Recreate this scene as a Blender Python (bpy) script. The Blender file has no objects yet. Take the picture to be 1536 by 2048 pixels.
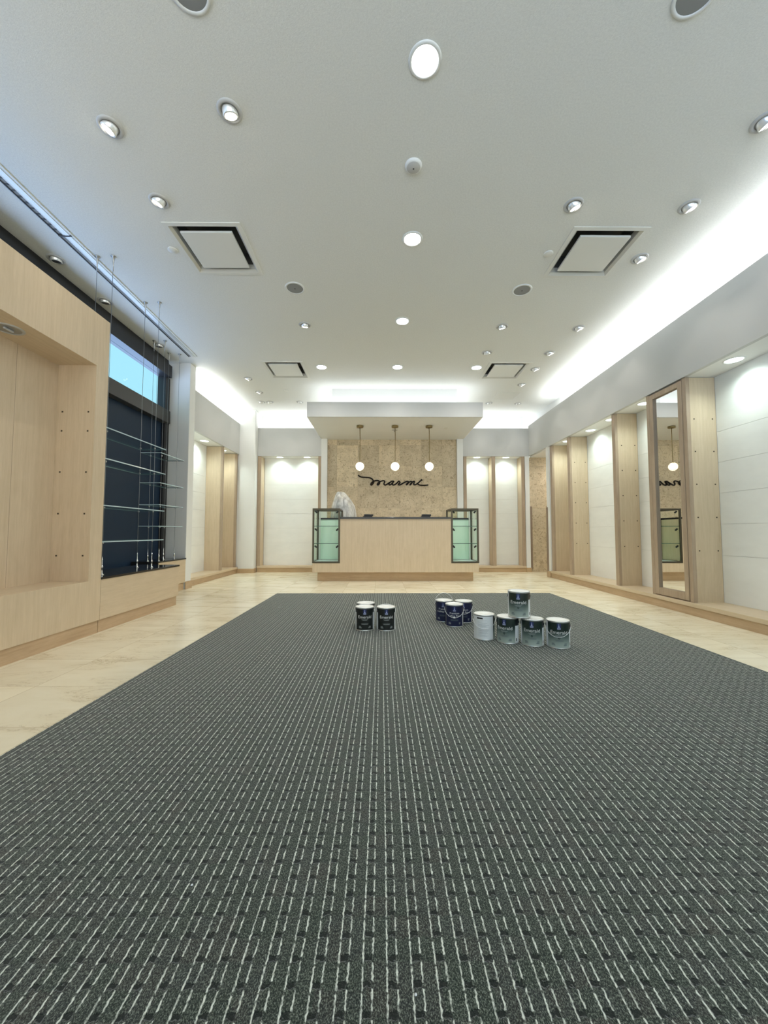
import bpy, bmesh, math, random
from mathutils import Vector, Matrix
random.seed(7)
PI = math.pi
S = bpy.context.scene
COL = S.collection

# ------------------------------------------------------------------ camera, world, exposure
F_PX, H_CAM, CEIL = 772.0, 0.79, 3.19
cam_d = bpy.data.cameras.new('camera')
cam_d.sensor_fit = 'HORIZONTAL'
cam_d.sensor_width = 36.0
cam_d.lens = 36.0 * F_PX / 1536.0
cam_d.clip_start = 0.02
cam = bpy.data.objects.new('camera', cam_d)
COL.objects.link(cam)
cam.location = (0, 0, H_CAM)
cam.rotation_euler = (PI / 2 + math.atan(40 / F_PX), 0, -math.atan(5 / F_PX))
S.camera = cam
S.view_settings.view_transform = 'Standard'
S.view_settings.look = 'None'
S.view_settings.gamma = 1
S.view_settings.exposure = 1.12
try:
    S.view_settings.use_curve_mapping = False
except Exception:
    pass
S.cycles.use_denoising = True
S.cycles.max_bounces = 10
S.cycles.diffuse_bounces = 6
S.cycles.glossy_bounces = 5
S.cycles.transmission_bounces = 8
S.cycles.transparent_max_bounces = 16
S.cycles.caustics_reflective = False
S.cycles.caustics_refractive = False
S.cycles.sample_clamp_indirect = 6.0

SKY_STRENGTH = 1.0      # daylight outside the clerestory pane
HALL_STRENGTH = 0.80    # the lit hall in front of the open shop front
COVE_POWER = 4.3       # watts per metre of cove strip
DOWN_POWER = 23.0
GIMBAL_POWER = 4.0
ALCOVE_POWER = 8.0

world = bpy.data.worlds.new('world')
S.world = world
world.use_nodes = True
wn = world.node_tree
wn.nodes.clear()
w_out = wn.nodes.new('ShaderNodeOutputWorld')
w_bg = wn.nodes.new('ShaderNodeBackground')
w_tc = wn.nodes.new('ShaderNodeTexCoord')
w_sep = wn.nodes.new('ShaderNodeSeparateXYZ')
w_mr = wn.nodes.new('ShaderNodeMapRange')
w_mix = wn.nodes.new('ShaderNodeMix')
w_mix.data_type = 'RGBA'
wn.links.new(w_tc.outputs['Generated'], w_sep.inputs[0])
wn.links.new(w_sep.outputs['X'], w_mr.inputs[0])
w_mr.inputs[1].default_value = -0.25
w_mr.inputs[2].default_value = -0.08
wn.links.new(w_mr.outputs[0], w_mix.inputs[0])
w_skc = wn.nodes.new('ShaderNodeMix')       # sky above; the blue below is tinted for its cast on the ceiling
w_skc.data_type = 'RGBA'
w_skf = wn.nodes.new('ShaderNodeMapRange')
w_skf.inputs[1].default_value = -0.15
w_skf.inputs[2].default_value = 0.0
wn.links.new(w_sep.outputs['Z'], w_skf.inputs[0])
wn.links.new(w_skf.outputs[0], w_skc.inputs[0])
w_skc.inputs[6].default_value = (0.27 * SKY_STRENGTH, 0.385 * SKY_STRENGTH, 0.60 * SKY_STRENGTH, 1)
w_skc.inputs[7].default_value = (0.20 * SKY_STRENGTH, 0.395 * SKY_STRENGTH, 0.47 * SKY_STRENGTH, 1)
wn.links.new(w_skc.outputs[2], w_mix.inputs[6])
w_mix.inputs[7].default_value = (0.97 * HALL_STRENGTH, 1.0 * HALL_STRENGTH, 0.96 * HALL_STRENGTH, 1)
# world brightened below the horizon, like an unseen hall floor, to lift the ceiling
w_low = wn.nodes.new('ShaderNodeMapRange')
w_low.inputs[1].default_value = -0.25
w_low.inputs[2].default_value = 0.05
w_low.inputs[3].default_value = 2.6
w_low.inputs[4].default_value = 1.0
wn.links.new(w_sep.outputs['Z'], w_low.inputs[0])
wn.links.new(w_mix.outputs[2], w_bg.inputs[0])
# window side: light below the horizon raised further to throw blue onto the ceiling
w_gnd_boost = wn.nodes.new('ShaderNodeMapRange')
w_gnd_boost.inputs[1].default_value = -0.25
w_gnd_boost.inputs[2].default_value = 0.0
w_gnd_boost.inputs[3].default_value = 4.5
w_gnd_boost.inputs[4].default_value = 1.0
wn.links.new(w_sep.outputs['Z'], w_gnd_boost.inputs[0])
w_str = wn.nodes.new('ShaderNodeMix')
wn.links.new(w_mr.outputs[0], w_str.inputs[0])
wn.links.new(w_gnd_boost.outputs[0], w_str.inputs[2])
wn.links.new(w_low.outputs[0], w_str.inputs[3])
wn.links.new(w_str.outputs[0], w_bg.inputs[1])
wn.links.new(w_bg.outputs[0], w_out.inputs[0])


def area_light(name, loc, size_x, size_y, power, color, aim):
    d = bpy.data.lights.new(name, 'AREA')
    d.shape = 'RECTANGLE'
    d.size, d.size_y, d.energy, d.color = size_x, size_y, power, color
    o = bpy.data.objects.new(name, d)
    COL.objects.link(o)
    o.location = loc
    o.rotation_euler = Vector(aim).to_track_quat('-Z', 'Y').to_euler()
    return o


COVE_COL = (0.90, 0.95, 1.0)
# strips lying in the cove troughs, shining up on the ceiling
for y0, y1 in ((-2.4, 0.6), (0.6, 3.6), (3.6, 6.6)):
    o = area_light('cove_strip', (3.075, (y0 + y1) / 2, 2.86), 0.10, y1 - y0, COVE_POWER * (y1 - y0), COVE_COL, (-0.25, 0, 1))
    o.rotation_euler = (PI, -0.20, 0)
o = area_light('cove_strip', (-2.92, 6.54, 2.85), 0.10, 1.8, COVE_POWER * 1.6, COVE_COL, (0, 0, 1))
o.rotation_euler = (PI, 0, 0)
for x0, x1 in ((-2.45, -1.25), (1.70, 2.85)):
    o = area_light('cove_strip', ((x0 + x1) / 2, 7.82, 2.82), x1 - x0, 0.10, COVE_POWER * 0.42 * (x1 - x0), COVE_COL, (0, 0, 1))
    o.rotation_euler = (PI, 0, 0)
o = area_light('cove_strip', (0.22, 6.285, 2.875), 2.6, 0.08, COVE_POWER * 0.5, COVE_COL, (0, 0, 1))
o.rotation_euler = (PI, 0, 0)
for x in (-1.02, 1.46):
    o = area_light('cove_strip', (x, 7.05, 2.875), 0.08, 1.3, COVE_POWER * 0.27, COVE_COL, (0, 0, 1))
    o.rotation_euler = (PI, 0, 0)


# ------------------------------------------------------------------ materials
class NT:
    """small helper for wiring node materials"""

    def __init__(self, name):
        self.m = bpy.data.materials.new(name)
        self.m.use_nodes = True
        self.t = self.m.node_tree
        self.b = self.t.nodes['Principled BSDF']
        self.out = self.t.nodes['Material Output']

    def node(self, kind, **kw):
        n = self.t.nodes.new(kind)
        for k, v in kw.items():
            setattr(n, k, v)
        return n

    def put(self, sock, v):
        if hasattr(v, 'is_output') or isinstance(v, bpy.types.NodeSocket):
            self.t.links.new(v, sock)
        else:
            sock.default_value = v

    def math(self, op, a, b=0.0, c=None):
        n = self.node('ShaderNodeMath', operation=op)
        self.put(n.inputs[0], a)
        self.put(n.inputs[1], b)
        if c is not None:
            self.put(n.inputs[2], c)
        return n.outputs[0]

    def coord(self, kind='Object', scale=(1, 1, 1), rot=(0, 0, 0)):
        tc = self.node('ShaderNodeTexCoord')
        mp = self.node('ShaderNodeMapping')
        mp.inputs['Scale'].default_value = scale
        mp.inputs['Rotation'].default_value = rot
        self.t.links.new(tc.outputs[kind], mp.inputs[0])
        return mp.outputs[0]

    def noise(self, vec, scale, detail=2.0, rough=0.5, dist=0.0):
        n = self.node('ShaderNodeTexNoise')
        self.put(n.inputs['Vector'], vec)
        n.inputs['Scale'].default_value = scale
        n.inputs['Detail'].default_value = detail
        n.inputs['Roughness'].default_value = rough
        n.inputs['Distortion'].default_value = dist
        return n.outputs['Fac']

    def ramp(self, fac, stops, interp='LINEAR'):
        n = self.node('ShaderNodeValToRGB')
        n.color_ramp.interpolation = interp
        el = n.color_ramp.elements
        while len(el) > 1:
            el.remove(el[-1])
        el[0].position, el[0].color = stops[0][0], col4(stops[0][1])
        for p, c in stops[1:]:
            e = el.new(p)
            e.color = col4(c)
        self.put(n.inputs[0], fac)
        return n.outputs[0]

    def mix(self, fac, a, b, blend='MIX'):
        n = self.node('ShaderNodeMix', data_type='RGBA', blend_type=blend)
        self.put(n.inputs[0], fac)
        self.put(n.inputs[6], a if not isinstance(a, tuple) else col4(a))
        self.put(n.inputs[7], b if not isinstance(b, tuple) else col4(b))
        return n.outputs[2]

    def range(self, v, a, b, c=0.0, d=1.0):
        n = self.node('ShaderNodeMapRange')
        self.put(n.inputs[0], v)
        for i, q in enumerate((a, b, c, d)):
            n.inputs[i + 1].default_value = q
        return n.outputs[0]

    def bump(self, h, strength=0.2, dist=0.01):
        n = self.node('ShaderNodeBump')
        n.inputs['Strength'].default_value = strength
        n.inputs['Distance'].default_value = dist
        self.put(n.inputs['Height'], h)
        self.t.links.new(n.outputs[0], self.b.inputs['Normal'])

    def set(self, **kw):
        names = dict(color='Base Color', rough='Roughness', metal='Metallic', spec='Specular IOR Level', trans='Transmission Weight',
                     ior='IOR', emit='Emission Color', estr='Emission Strength', coat='Coat Weight', sheen='Sheen Weight', alpha='Alpha',
                     sheen_rough='Sheen Roughness')
        for k, v in kw.items():
            s = self.b.inputs[names[k]]
            self.put(s, col4(v) if isinstance(v, tuple) else v)
        return self


def col4(c):
    return tuple(c) if len(c) == 4 else tuple(c) + (1.0,)


def srgb(r, g, b):
    f = lambda v: (v / 255 / 12.92) if v / 255 <= 0.04045 else ((v / 255 + 0.055) / 1.055) ** 2.4
    return (f(r), f(g), f(b))


M = {}


def plain(name, color, rough=0.5, **kw):
    n = NT(name)
    n.set(color=color, rough=rough, **kw)
    M[name] = n.m
    return n.m


def painted(name, color, bump=0.15, scale=180, rough=0.6, grain=0.0):
    n = NT(name)
    v = n.coord()
    f = n.noise(v, scale, 3, 0.6)
    big = n.noise(v, 1.3, 2)
    c = n.mix(n.range(big, 0.3, 0.7), tuple(x * 0.97 for x in color), color)
    if grain:
        c = n.mix(n.range(n.noise(v, 95, 4, 0.75), 0.36, 0.64, 0.0, 1.0), c, tuple(x * (1 - grain) for x in color))
    n.set(color=c, rough=rough)
    n.bump(f, bump, 0.002)
    M[name] = n.m


painted('white_paint', (0.80, 0.80, 0.775), 0.08)
painted('ceiling_paint', (0.77, 0.775, 0.73), 0.5, 210, 0.7, 0.11)
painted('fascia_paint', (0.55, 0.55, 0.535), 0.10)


def wood(name, light, dark, axis='Z', rough=0.42):
    n = NT(name)
    sc = {'Z': (1, 1, 0.05), 'Y': (1, 0.05, 1), 'X': (0.05, 1, 1)}[axis]
    v = n.coord(scale=sc)
    g = n.noise(v, 46, 5, 0.6, 0.6)
    fine = n.noise(v, 260, 2, 0.6)
    fl = n.noise(n.coord(scale=tuple(0.5 + 0.5 * (s == 1) for s in sc)), 7, 3, 0.6, 1.2)
    k = n.math('ADD', n.math('MULTIPLY', g, 0.6), n.math('ADD', n.math('MULTIPLY', fine, 0.25), n.math('MULTIPLY', fl, 0.3)))
    c = n.ramp(k, [(0.38, dark), (0.75, light)])
    n.set(color=c, rough=rough)
    n.bump(fine, 0.04, 0.001)
    M[name] = n.m


MAPLE_L, MAPLE_D = (0.66, 0.53, 0.372), (0.55, 0.43, 0.285)
wood('maple', MAPLE_L, MAPLE_D, 'Z')
wood('maple_y', MAPLE_L, MAPLE_D, 'Y')
wood('maple_x', MAPLE_L, MAPLE_D, 'X')
wood('oak_edge', (0.47, 0.36, 0.255), (0.35, 0.255, 0.175), 'Z')
wood('oak_y', (0.56, 0.40, 0.25), (0.42, 0.29, 0.17), 'Y')
wood('oak_x', (0.56, 0.40, 0.24), (0.42, 0.29, 0.16), 'X')
wood('guard_wood', (0.33, 0.24, 0.17), (0.24, 0.17, 0.12), 'Z')
plain('hole_dark', (0.05, 0.035, 0.02), 0.8)
plain('joint_dark', (0.62, 0.61, 0.58), 0.8)


def panel_mat():
    n = NT('panel_white')
    v = n.coord()
    smear = n.noise(n.coord(scale=(1, 1, 2.5)), 2.2, 4, 0.6)
    c = n.mix(n.range(smear, 0.35, 0.75), (0.88, 0.885, 0.855), (0.82, 0.825, 0.795))
    n.set(color=c, rough=0.55)
    n.bump(n.noise(v, 150, 2), 0.06, 0.002)
    M['panel_white'] = n.m


panel_mat()


def floor_mat():
    n = NT('floor_stone')
    T = 0.42
    tc = n.node('ShaderNodeTexCoord')
    sp = n.node('ShaderNodeSeparateXYZ')
    n.t.links.new(tc.outputs['Object'], sp.inputs[0])
    gx = n.math('DIVIDE', n.math('ADD', sp.outputs[0], 1.77 + 42 * T), T)
    gy = n.math('DIVIDE', n.math('ADD', sp.outputs[1], -2.033 + 42 * T), T)
    fx, fy = n.math('FRACT', gx), n.math('FRACT', gy)
    ix, iy = n.math('FLOOR', gx), n.math('FLOOR', gy)
    ex = n.math('MINIMUM', fx, n.math('SUBTRACT', 1.0, fx))
    ey = n.math('MINIMUM', fy, n.math('SUBTRACT', 1.0, fy))
    joint = n.math('LESS_THAN', n.math('MINIMUM', ex, ey), 0.0042)
    cb = n.node('ShaderNodeCombineXYZ')
    n.put(cb.inputs[0], ix)
    n.put(cb.inputs[1], iy)
    wnz = n.node('ShaderNodeTexWhiteNoise', noise_dimensions='3D')
    n.t.links.new(cb.outputs[0], wnz.inputs['Vector'])
    # every tile gets its own shifted veining
    off = n.node('ShaderNodeVectorMath', operation='MULTIPLY_ADD')
    n.t.links.new(wnz.outputs['Color'], off.inputs[0])
    off.inputs[1].default_value = (31, 17, 5)
    n.t.links.new(tc.outputs['Object'], off.inputs[2])
    mp = n.node('ShaderNodeMapping')
    mp.inputs['Scale'].default_value = (0.55, 1.5, 1)
    mp.inputs['Rotation'].default_value = (0, 0, 0.25)
    n.t.links.new(off.outputs[0], mp.inputs[0])
    cloud = n.noise(mp.outputs[0], 3.2, 5, 0.6, 0.8)
    vein = n.noise(mp.outputs[0], 7, 6, 0.65, 1.6)
    vline = n.math('ABSOLUTE', n.math('SUBTRACT', vein, 0.5))
    base = n.ramp(cloud, [(0.25, (0.70, 0.60, 0.42)), (0.45, (0.83, 0.745, 0.55)), (0.7, (0.87, 0.80, 0.62))])
    base = n.mix(n.math('MULTIPLY', n.math('SUBTRACT', 1.0, n.range(vline, 0.0, 0.022)), n.range(cloud, 0.52, 0.38, 0.0, 0.6)), base, (0.42, 0.31, 0.18))
    tint = n.range(wnz.outputs['Value'], 0, 1, 0.96, 1.03)
    tn = n.node('ShaderNodeVectorMath', operation='SCALE')
    n.t.links.new(base, tn.inputs[0])
    n.put(tn.inputs['Scale'], tint)
    c = n.mix(joint, tn.outputs[0], (0.60, 0.50, 0.34))
    n.set(color=c, rough=n.range(cloud, 0.3, 0.7, 0.16, 0.24), spec=0.5)
    n.bump(n.math('SUBTRACT', 1.0, joint), 0.15, 0.002)
    M['floor_stone'] = n.m


floor_mat()


def stone_mat():
    n = NT('fossil_stone')
    T1, T2 = 0.424, 0.424
    tc = n.node('ShaderNodeTexCoord')
    sp = n.node('ShaderNodeSeparateXYZ')
    n.t.links.new(tc.outputs['Object'], sp.inputs[0])
    gx = n.math('DIVIDE', n.math('ADD', sp.outputs[0], 0.475 + 40 * T1), T1)
    gz = n.math('DIVIDE', n.math('ADD', sp.outputs[2], -0.845 + 40 * T2), T2)
    fx, fz = n.math('FRACT', gx), n.math('FRACT', gz)
    ex = n.math('MINIMUM', fx, n.math('SUBTRACT', 1.0, fx))
    ez = n.math('MINIMUM', fz, n.math('SUBTRACT', 1.0, fz))
    joint = n.math('LESS_THAN', n.math('MINIMUM', ex, ez), 0.0045)
    cb = n.node('ShaderNodeCombineXYZ')
    n.put(cb.inputs[0], n.math('FLOOR', gx))
    n.put(cb.inputs[2], n.math('FLOOR', gz))
    wz = n.node('ShaderNodeTexWhiteNoise', noise_dimensions='3D')
    n.t.links.new(cb.outputs[0], wz.inputs['Vector'])
    off = n.node('ShaderNodeVectorMath', operation='MULTIPLY_ADD')
    n.t.links.new(wz.outputs['Color'], off.inputs[0])
    off.inputs[1].default_value = (13, 7, 19)
    n.t.links.new(tc.outputs['Object'], off.inputs[2])
    cloud = n.noise(off.outputs[0], 5, 6, 0.65, 0.6)
    spot = n.noise(off.outputs[0], 26, 5, 0.7, 1.0)
    pit = n.noise(off.outputs[0], 60, 3, 0.6)
    base = n.ramp(cloud, [(0.25, (0.50, 0.40, 0.265)), (0.5, (0.66, 0.545, 0.375)), (0.75, (0.76, 0.65, 0.47))])
    base = n.mix(n.math('MULTIPLY', n.range(spot, 0.53, 0.64), 0.72), base, (0.27, 0.19, 0.10))
    base = n.mix(n.math('MULTIPLY', n.range(pit, 0.62, 0.70), 0.5), base, (0.12, 0.08, 0.04))
    tn = n.node('ShaderNodeVectorMath', operation='SCALE')
    n.t.links.new(base, tn.inputs[0])
    n.put(tn.inputs['Scale'], n.range(wz.outputs['Value'], 0, 1, 0.84, 1.10))
    c = n.mix(joint, tn.outputs[0], (0.44, 0.34, 0.225))
    n.set(color=c, rough=0.5)
    n.bump(pit, 0.08, 0.002)
    M['fossil_stone'] = n.m


stone_mat()


def carpet_mat():
    n = NT('carpet_weave')
    U, V = 0.0439, 0.0420
    tc = n.node('ShaderNodeTexCoord')
    sp = n.node('ShaderNodeSeparateXYZ')
    wob = n.node('ShaderNodeTexNoise')
    wob.inputs['Scale'].default_value = 130
    wob.inputs['Detail'].default_value = 1
    n.t.links.new(tc.outputs['Object'], wob.inputs['Vector'])
    add = n.node('ShaderNodeVectorMath', operation='MULTIPLY_ADD')
    n.t.links.new(wob.outputs['Color'], add.inputs[0])
    add.inputs[1].default_value = (0.0048, 0.014, 0)
    n.t.links.new(tc.outputs['Object'], add.inputs[2])
    n.t.links.new(add.outputs[0], sp.inputs[0])
    gu = n.math('DIVIDE', n.math('ADD', sp.outputs[0], 10.0), U)
    gv = n.math('DIVIDE', n.math('ADD', sp.outputs[1], 10.0), V)
    u, v = n.math('FRACT', gu), n.math('FRACT', gv)
    fib = n.noise(n.coord(scale=(1, 0.55, 1)), 520, 3, 0.75)
    fib2 = n.noise(n.coord(scale=(1, 0.6, 1)), 190, 2, 0.6)

    def band(c, half, soft):
        d = n.math('ABSOLUTE', n.math('SUBTRACT', u, c))
        return n.range(d, half, half + soft, 1.0, 0.0)

    def between(a, b, s=0.04):
        return n.math('MULTIPLY', n.range(v, a, a + s), n.range(v, b - s, b, 1.0, 0.0))

    long_gap = between(0.80, 0.95)
    long_l = n.math('MULTIPLY', band(0.08, 0.023, 0.022), n.math('SUBTRACT', 1.0, n.math('MULTIPLY', long_gap, 0.9)))
    short_l = n.math('MULTIPLY', band(0.49, 0.023, 0.022), between(0.24, 0.99))
    line = n.math('MAXIMUM', long_l, short_l)
    line = n.math('MULTIPLY', line, n.range(fib2, 0.30, 0.56, 0.15, 1.0))
    dark = n.math('MULTIPLY', n.range(n.math('ABSOLUTE', n.math('SUBTRACT', u, 0.285)), 0.14, 0.19, 1.0, 0.0), between(0.0, 0.27, 0.05))
    cell = n.node('ShaderNodeCombineXYZ')
    n.put(cell.inputs[0], n.math('FLOOR', n.math('ADD', gu, 0.75)))
    n.put(cell.inputs[1], n.math('FLOOR', gv))
    wz = n.node('ShaderNodeTexWhiteNoise', noise_dimensions='3D')
    n.t.links.new(cell.outputs[0], wz.inputs['Vector'])
    patch = n.noise(n.coord(), 9, 3, 0.6)
    hue = n.ramp(n.math('ADD', n.math('MULTIPLY', wz.outputs['Value'], 0.45), n.math('MULTIPLY', patch, 0.6)),
                 [(0.3, (0.013, 0.023, 0.015)), (0.5, (0.017, 0.025, 0.018)), (0.62, (0.019, 0.024, 0.022)), (0.8, (0.026, 0.023, 0.018))])
    speck = n.mix(n.range(fib, 0.49, 0.68), hue, (0.24, 0.265, 0.215))
    speck = n.mix(n.range(fib, 0.46, 0.36), speck, (0.003, 0.005, 0.004))
    c = n.mix(n.math('MULTIPLY', dark, 0.88), speck, (0.004, 0.007, 0.005))
    c = n.mix(n.math('MULTIPLY', line, 0.92), c, (0.74, 0.77, 0.68))
    n.set(color=c, rough=0.95, spec=0.15, sheen=0.26, sheen_rough=0.5)
    h = n.math('ADD', n.math('MULTIPLY', fib, 0.35), n.math('SUBTRACT', n.math('MULTIPLY', line, 0.35), n.math('MULTIPLY', dark, 0.8)))
    n.bump(h, 0.7, 0.004)
    M['carpet_weave'] = n.m


carpet_mat()


def granite():
    n = NT('black_granite')
    s = n.noise(n.coord(), 420, 2, 0.7)
    n.set(color=n.ramp(s, [(0.5, (0.012, 0.011, 0.011)), (0.72, (0.075, 0.07, 0.068))]), rough=0.08)
    M['black_granite'] = n.m


granite()
plain('window_black', (0.012, 0.012, 0.013), 0.35)
plain('rail_black', (0.035, 0.033, 0.030), 0.3)


def navy():
    n = NT('navy_film')
    g = n.noise(n.coord(), 1.6, 3)
    n.set(color=n.mix(g, (0.010, 0.024, 0.052), (0.015, 0.033, 0.064)), rough=0.42, spec=0.22)
    n.bump(n.noise(n.coord(), 60, 2), 0.02, 0.002)
    M['navy_film'] = n.m


navy()
plain('chrome', (0.75, 0.75, 0.74), 0.18, metal=1.0)
plain('steel', (0.42, 0.43, 0.43), 0.35, metal=1.0)
plain('cable_steel', (0.33, 0.34, 0.35), 0.4, metal=0.9)
plain('brass', (0.30, 0.23, 0.11), 0.35, metal=0.9)
plain('bronze_frame', (0.085, 0.070, 0.045), 0.35, metal=0.5)
plain('black_plastic', (0.012, 0.012, 0.013), 0.4)
plain('dark_grey', (0.05, 0.05, 0.05), 0.6)
plain('sign_black', (0.008, 0.005, 0.004), 0.55, spec=0.2)
plain('trim_white', (0.72, 0.73, 0.70), 0.4)
plain('vent_white', (0.70, 0.70, 0.65), 0.4)
plain('vent_metal', (0.60, 0.60, 0.55), 0.32, metal=0.25)
plain('vent_dark', (0.11, 0.11, 0.10), 0.7)
plain('grille_grey', (0.24, 0.245, 0.24), 0.6)
plain('trim_grey', (0.50, 0.50, 0.48), 0.4)
plain('reflector', (0.86, 0.86, 0.83), 0.25, metal=0.45)
plain('light_grey', (0.55, 0.56, 0.56), 0.45)
plain('mirror_silver', (0.90, 0.91, 0.90), 0.012, metal=1.0)
plain('lid_metal', (0.84, 0.84, 0.80), 0.38, metal=0.1)
plain('can_metal', (0.60, 0.61, 0.60), 0.28, metal=0.7)
plain('wire_metal', (0.74, 0.76, 0.78), 0.3, metal=0.4)
plain('label_black', (0.006, 0.009, 0.009), 0.32)
plain('label_navy', (0.006, 0.010, 0.050), 0.30)
plain('label_white', (0.72, 0.75, 0.77), 0.42)
plain('print_white', (0.74, 0.76, 0.76), 0.5)
plain('print_grey', (0.28, 0.31, 0.31), 0.5)
plain('print_dim', (0.10, 0.13, 0.15), 0.5)
plain('print_text', (0.45, 0.49, 0.52), 0.5)
plain('emblem_blue', (0.018, 0.026, 0.12), 0.35)
plain('emblem_pale', (0.45, 0.50, 0.72), 0.4)
plain('seal_dark', (0.010, 0.025, 0.022), 0.4)


def emerald_label():
    n = NT('label_emerald')
    tc = n.node('ShaderNodeTexCoord')
    sp = n.node('ShaderNodeSeparateXYZ')
    n.t.links.new(tc.outputs['Object'], sp.inputs[0])
    c = n.ramp(n.range(sp.outputs[2], 0.0, 0.182), [(0.05, (0.40, 0.46, 0.42)), (0.22, (0.27, 0.33, 0.30)), (0.45, (0.085, 0.125, 0.115)), (0.60, (0.022, 0.045, 0.038)), (0.68, (0.008, 0.020, 0.016))])
    n.set(color=c, rough=0.3)
    M['label_emerald'] = n.m


emerald_label()


def emission(name, color, strength):
    n = NT(name)
    n.set(color=(0.9, 0.9, 0.9), emit=color, estr=strength)
    M[name] = n.m


emission('lens_cool', (0.93, 0.98, 1.0), 14.0)
emission('lens_warm', (1.0, 0.95, 0.86), 14.0)
emission('lens_spot', (1.0, 0.97, 0.90), 7.0)
emission('lens_alcove', (0.86, 1.0, 0.98), 1.25)
emission('bulb_glow', (1.0, 0.86, 0.62), 30.0)


def glass(name, tint, gloss=0.12, tr=1.0, refl=0.45):
    """thin clear sheet: straight-through light with a Fresnel reflection"""
    n = NT(name)
    n.t.nodes.remove(n.b)
    tb = n.node('ShaderNodeBsdfTransparent')
    tb.inputs[0].default_value = col4(tuple(x * tr for x in tint))
    gb = n.node('ShaderNodeBsdfGlossy')
    gb.inputs['Roughness'].default_value = 0.02
    gb.inputs[0].default_value = (1, 1, 1, 1)
    fr = n.node('ShaderNodeLayerWeight')
    fr.inputs[0].default_value = gloss
    mx = n.node('ShaderNodeMixShader')
    n.t.links.new(n.math('MULTIPLY', fr.outputs['Fresnel'], refl), mx.inputs[0])
    n.t.links.new(tb.outputs[0], mx.inputs[1])
    n.t.links.new(gb.outputs[0], mx.inputs[2])
    n.t.links.new(mx.outputs[0], n.out.inputs[0])
    M[name] = n.m


glass('pane_glass', (0.97, 0.99, 1.0), 0.08, 1.0, 0.25)
glass('case_glass', (0.95, 0.985, 0.965), 0.12)
def globe():
    n = NT('globe_glass')
    n.t.nodes.remove(n.b)
    tb = n.node('ShaderNodeBsdfTransparent')
    tl = n.node('ShaderNodeBsdfTranslucent')
    tl.inputs[0].default_value = (1, 0.98, 0.94, 1)
    gb = n.node('ShaderNodeBsdfGlossy')
    gb.inputs['Roughness'].default_value = 0.05
    m1, m2 = n.node('ShaderNodeMixShader'), n.node('ShaderNodeMixShader')
    crack = n.noise(n.coord(), 55, 3, 0.6)
    n.t.links.new(n.range(crack, 0.4, 0.65, 0.35, 0.6), m1.inputs[0])
    n.t.links.new(tb.outputs[0], m1.inputs[1])
    n.t.links.new(tl.outputs[0], m1.inputs[2])
    fr = n.node('ShaderNodeLayerWeight')
    fr.inputs[0].default_value = 0.25
    n.t.links.new(fr.outputs['Fresnel'], m2.inputs[0])
    n.t.links.new(m1.outputs[0], m2.inputs[1])
    n.t.links.new(gb.outputs[0], m2.inputs[2])
    n.t.links.new(m2.outputs[0], n.out.inputs[0])
    M['globe_glass'] = n.m


globe()
plain('shelf_edge_lit', (0.52, 0.66, 0.70), 0.12, spec=0.8)  # front edges of the glass, their catch of light put into the colour
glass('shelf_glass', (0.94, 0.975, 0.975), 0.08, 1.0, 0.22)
plain('shelf_edge_shaded', (0.10, 0.17, 0.18), 0.2)  # rear edges of the same glass, coloured darker as if in shade
plain('shelf_edge_green', (0.05, 0.12, 0.09), 0.2)


def frosted():
    n = NT('green_acrylic')
    g = n.noise(n.coord(scale=(1, 1, 0.3)), 9, 3)
    n.set(color=n.mix(g, (0.64, 0.86, 0.70), (0.78, 0.94, 0.82)), rough=0.12, spec=0.6)
    M['green_acrylic'] = n.m
    n = NT('plastic_sheet')
    n.t.nodes.remove(n.b)
    tr = n.node('ShaderNodeBsdfTransparent')
    tr.inputs[0].default_value = (0.95, 0.95, 0.93, 1)
    df = n.node('ShaderNodeBsdfPrincipled')
    df.inputs['Base Color'].default_value = (0.86, 0.86, 0.84, 1)
    df.inputs['Roughness'].default_value = 0.25
    mx = n.node('ShaderNodeMixShader')
    f = n.noise(n.coord(scale=(1, 1, 0.35)), 16, 4, 0.6, 0.8)
    n.t.links.new(n.range(f, 0.35, 0.65, 0.30, 0.72), mx.inputs[0])
    n.t.links.new(tr.outputs[0], mx.inputs[1])
    n.t.links.new(df.outputs[0], mx.inputs[2])
    n.t.links.new(mx.outputs[0], n.out.inputs[0])
    M['plastic_sheet'] = n.m


frosted()


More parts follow.
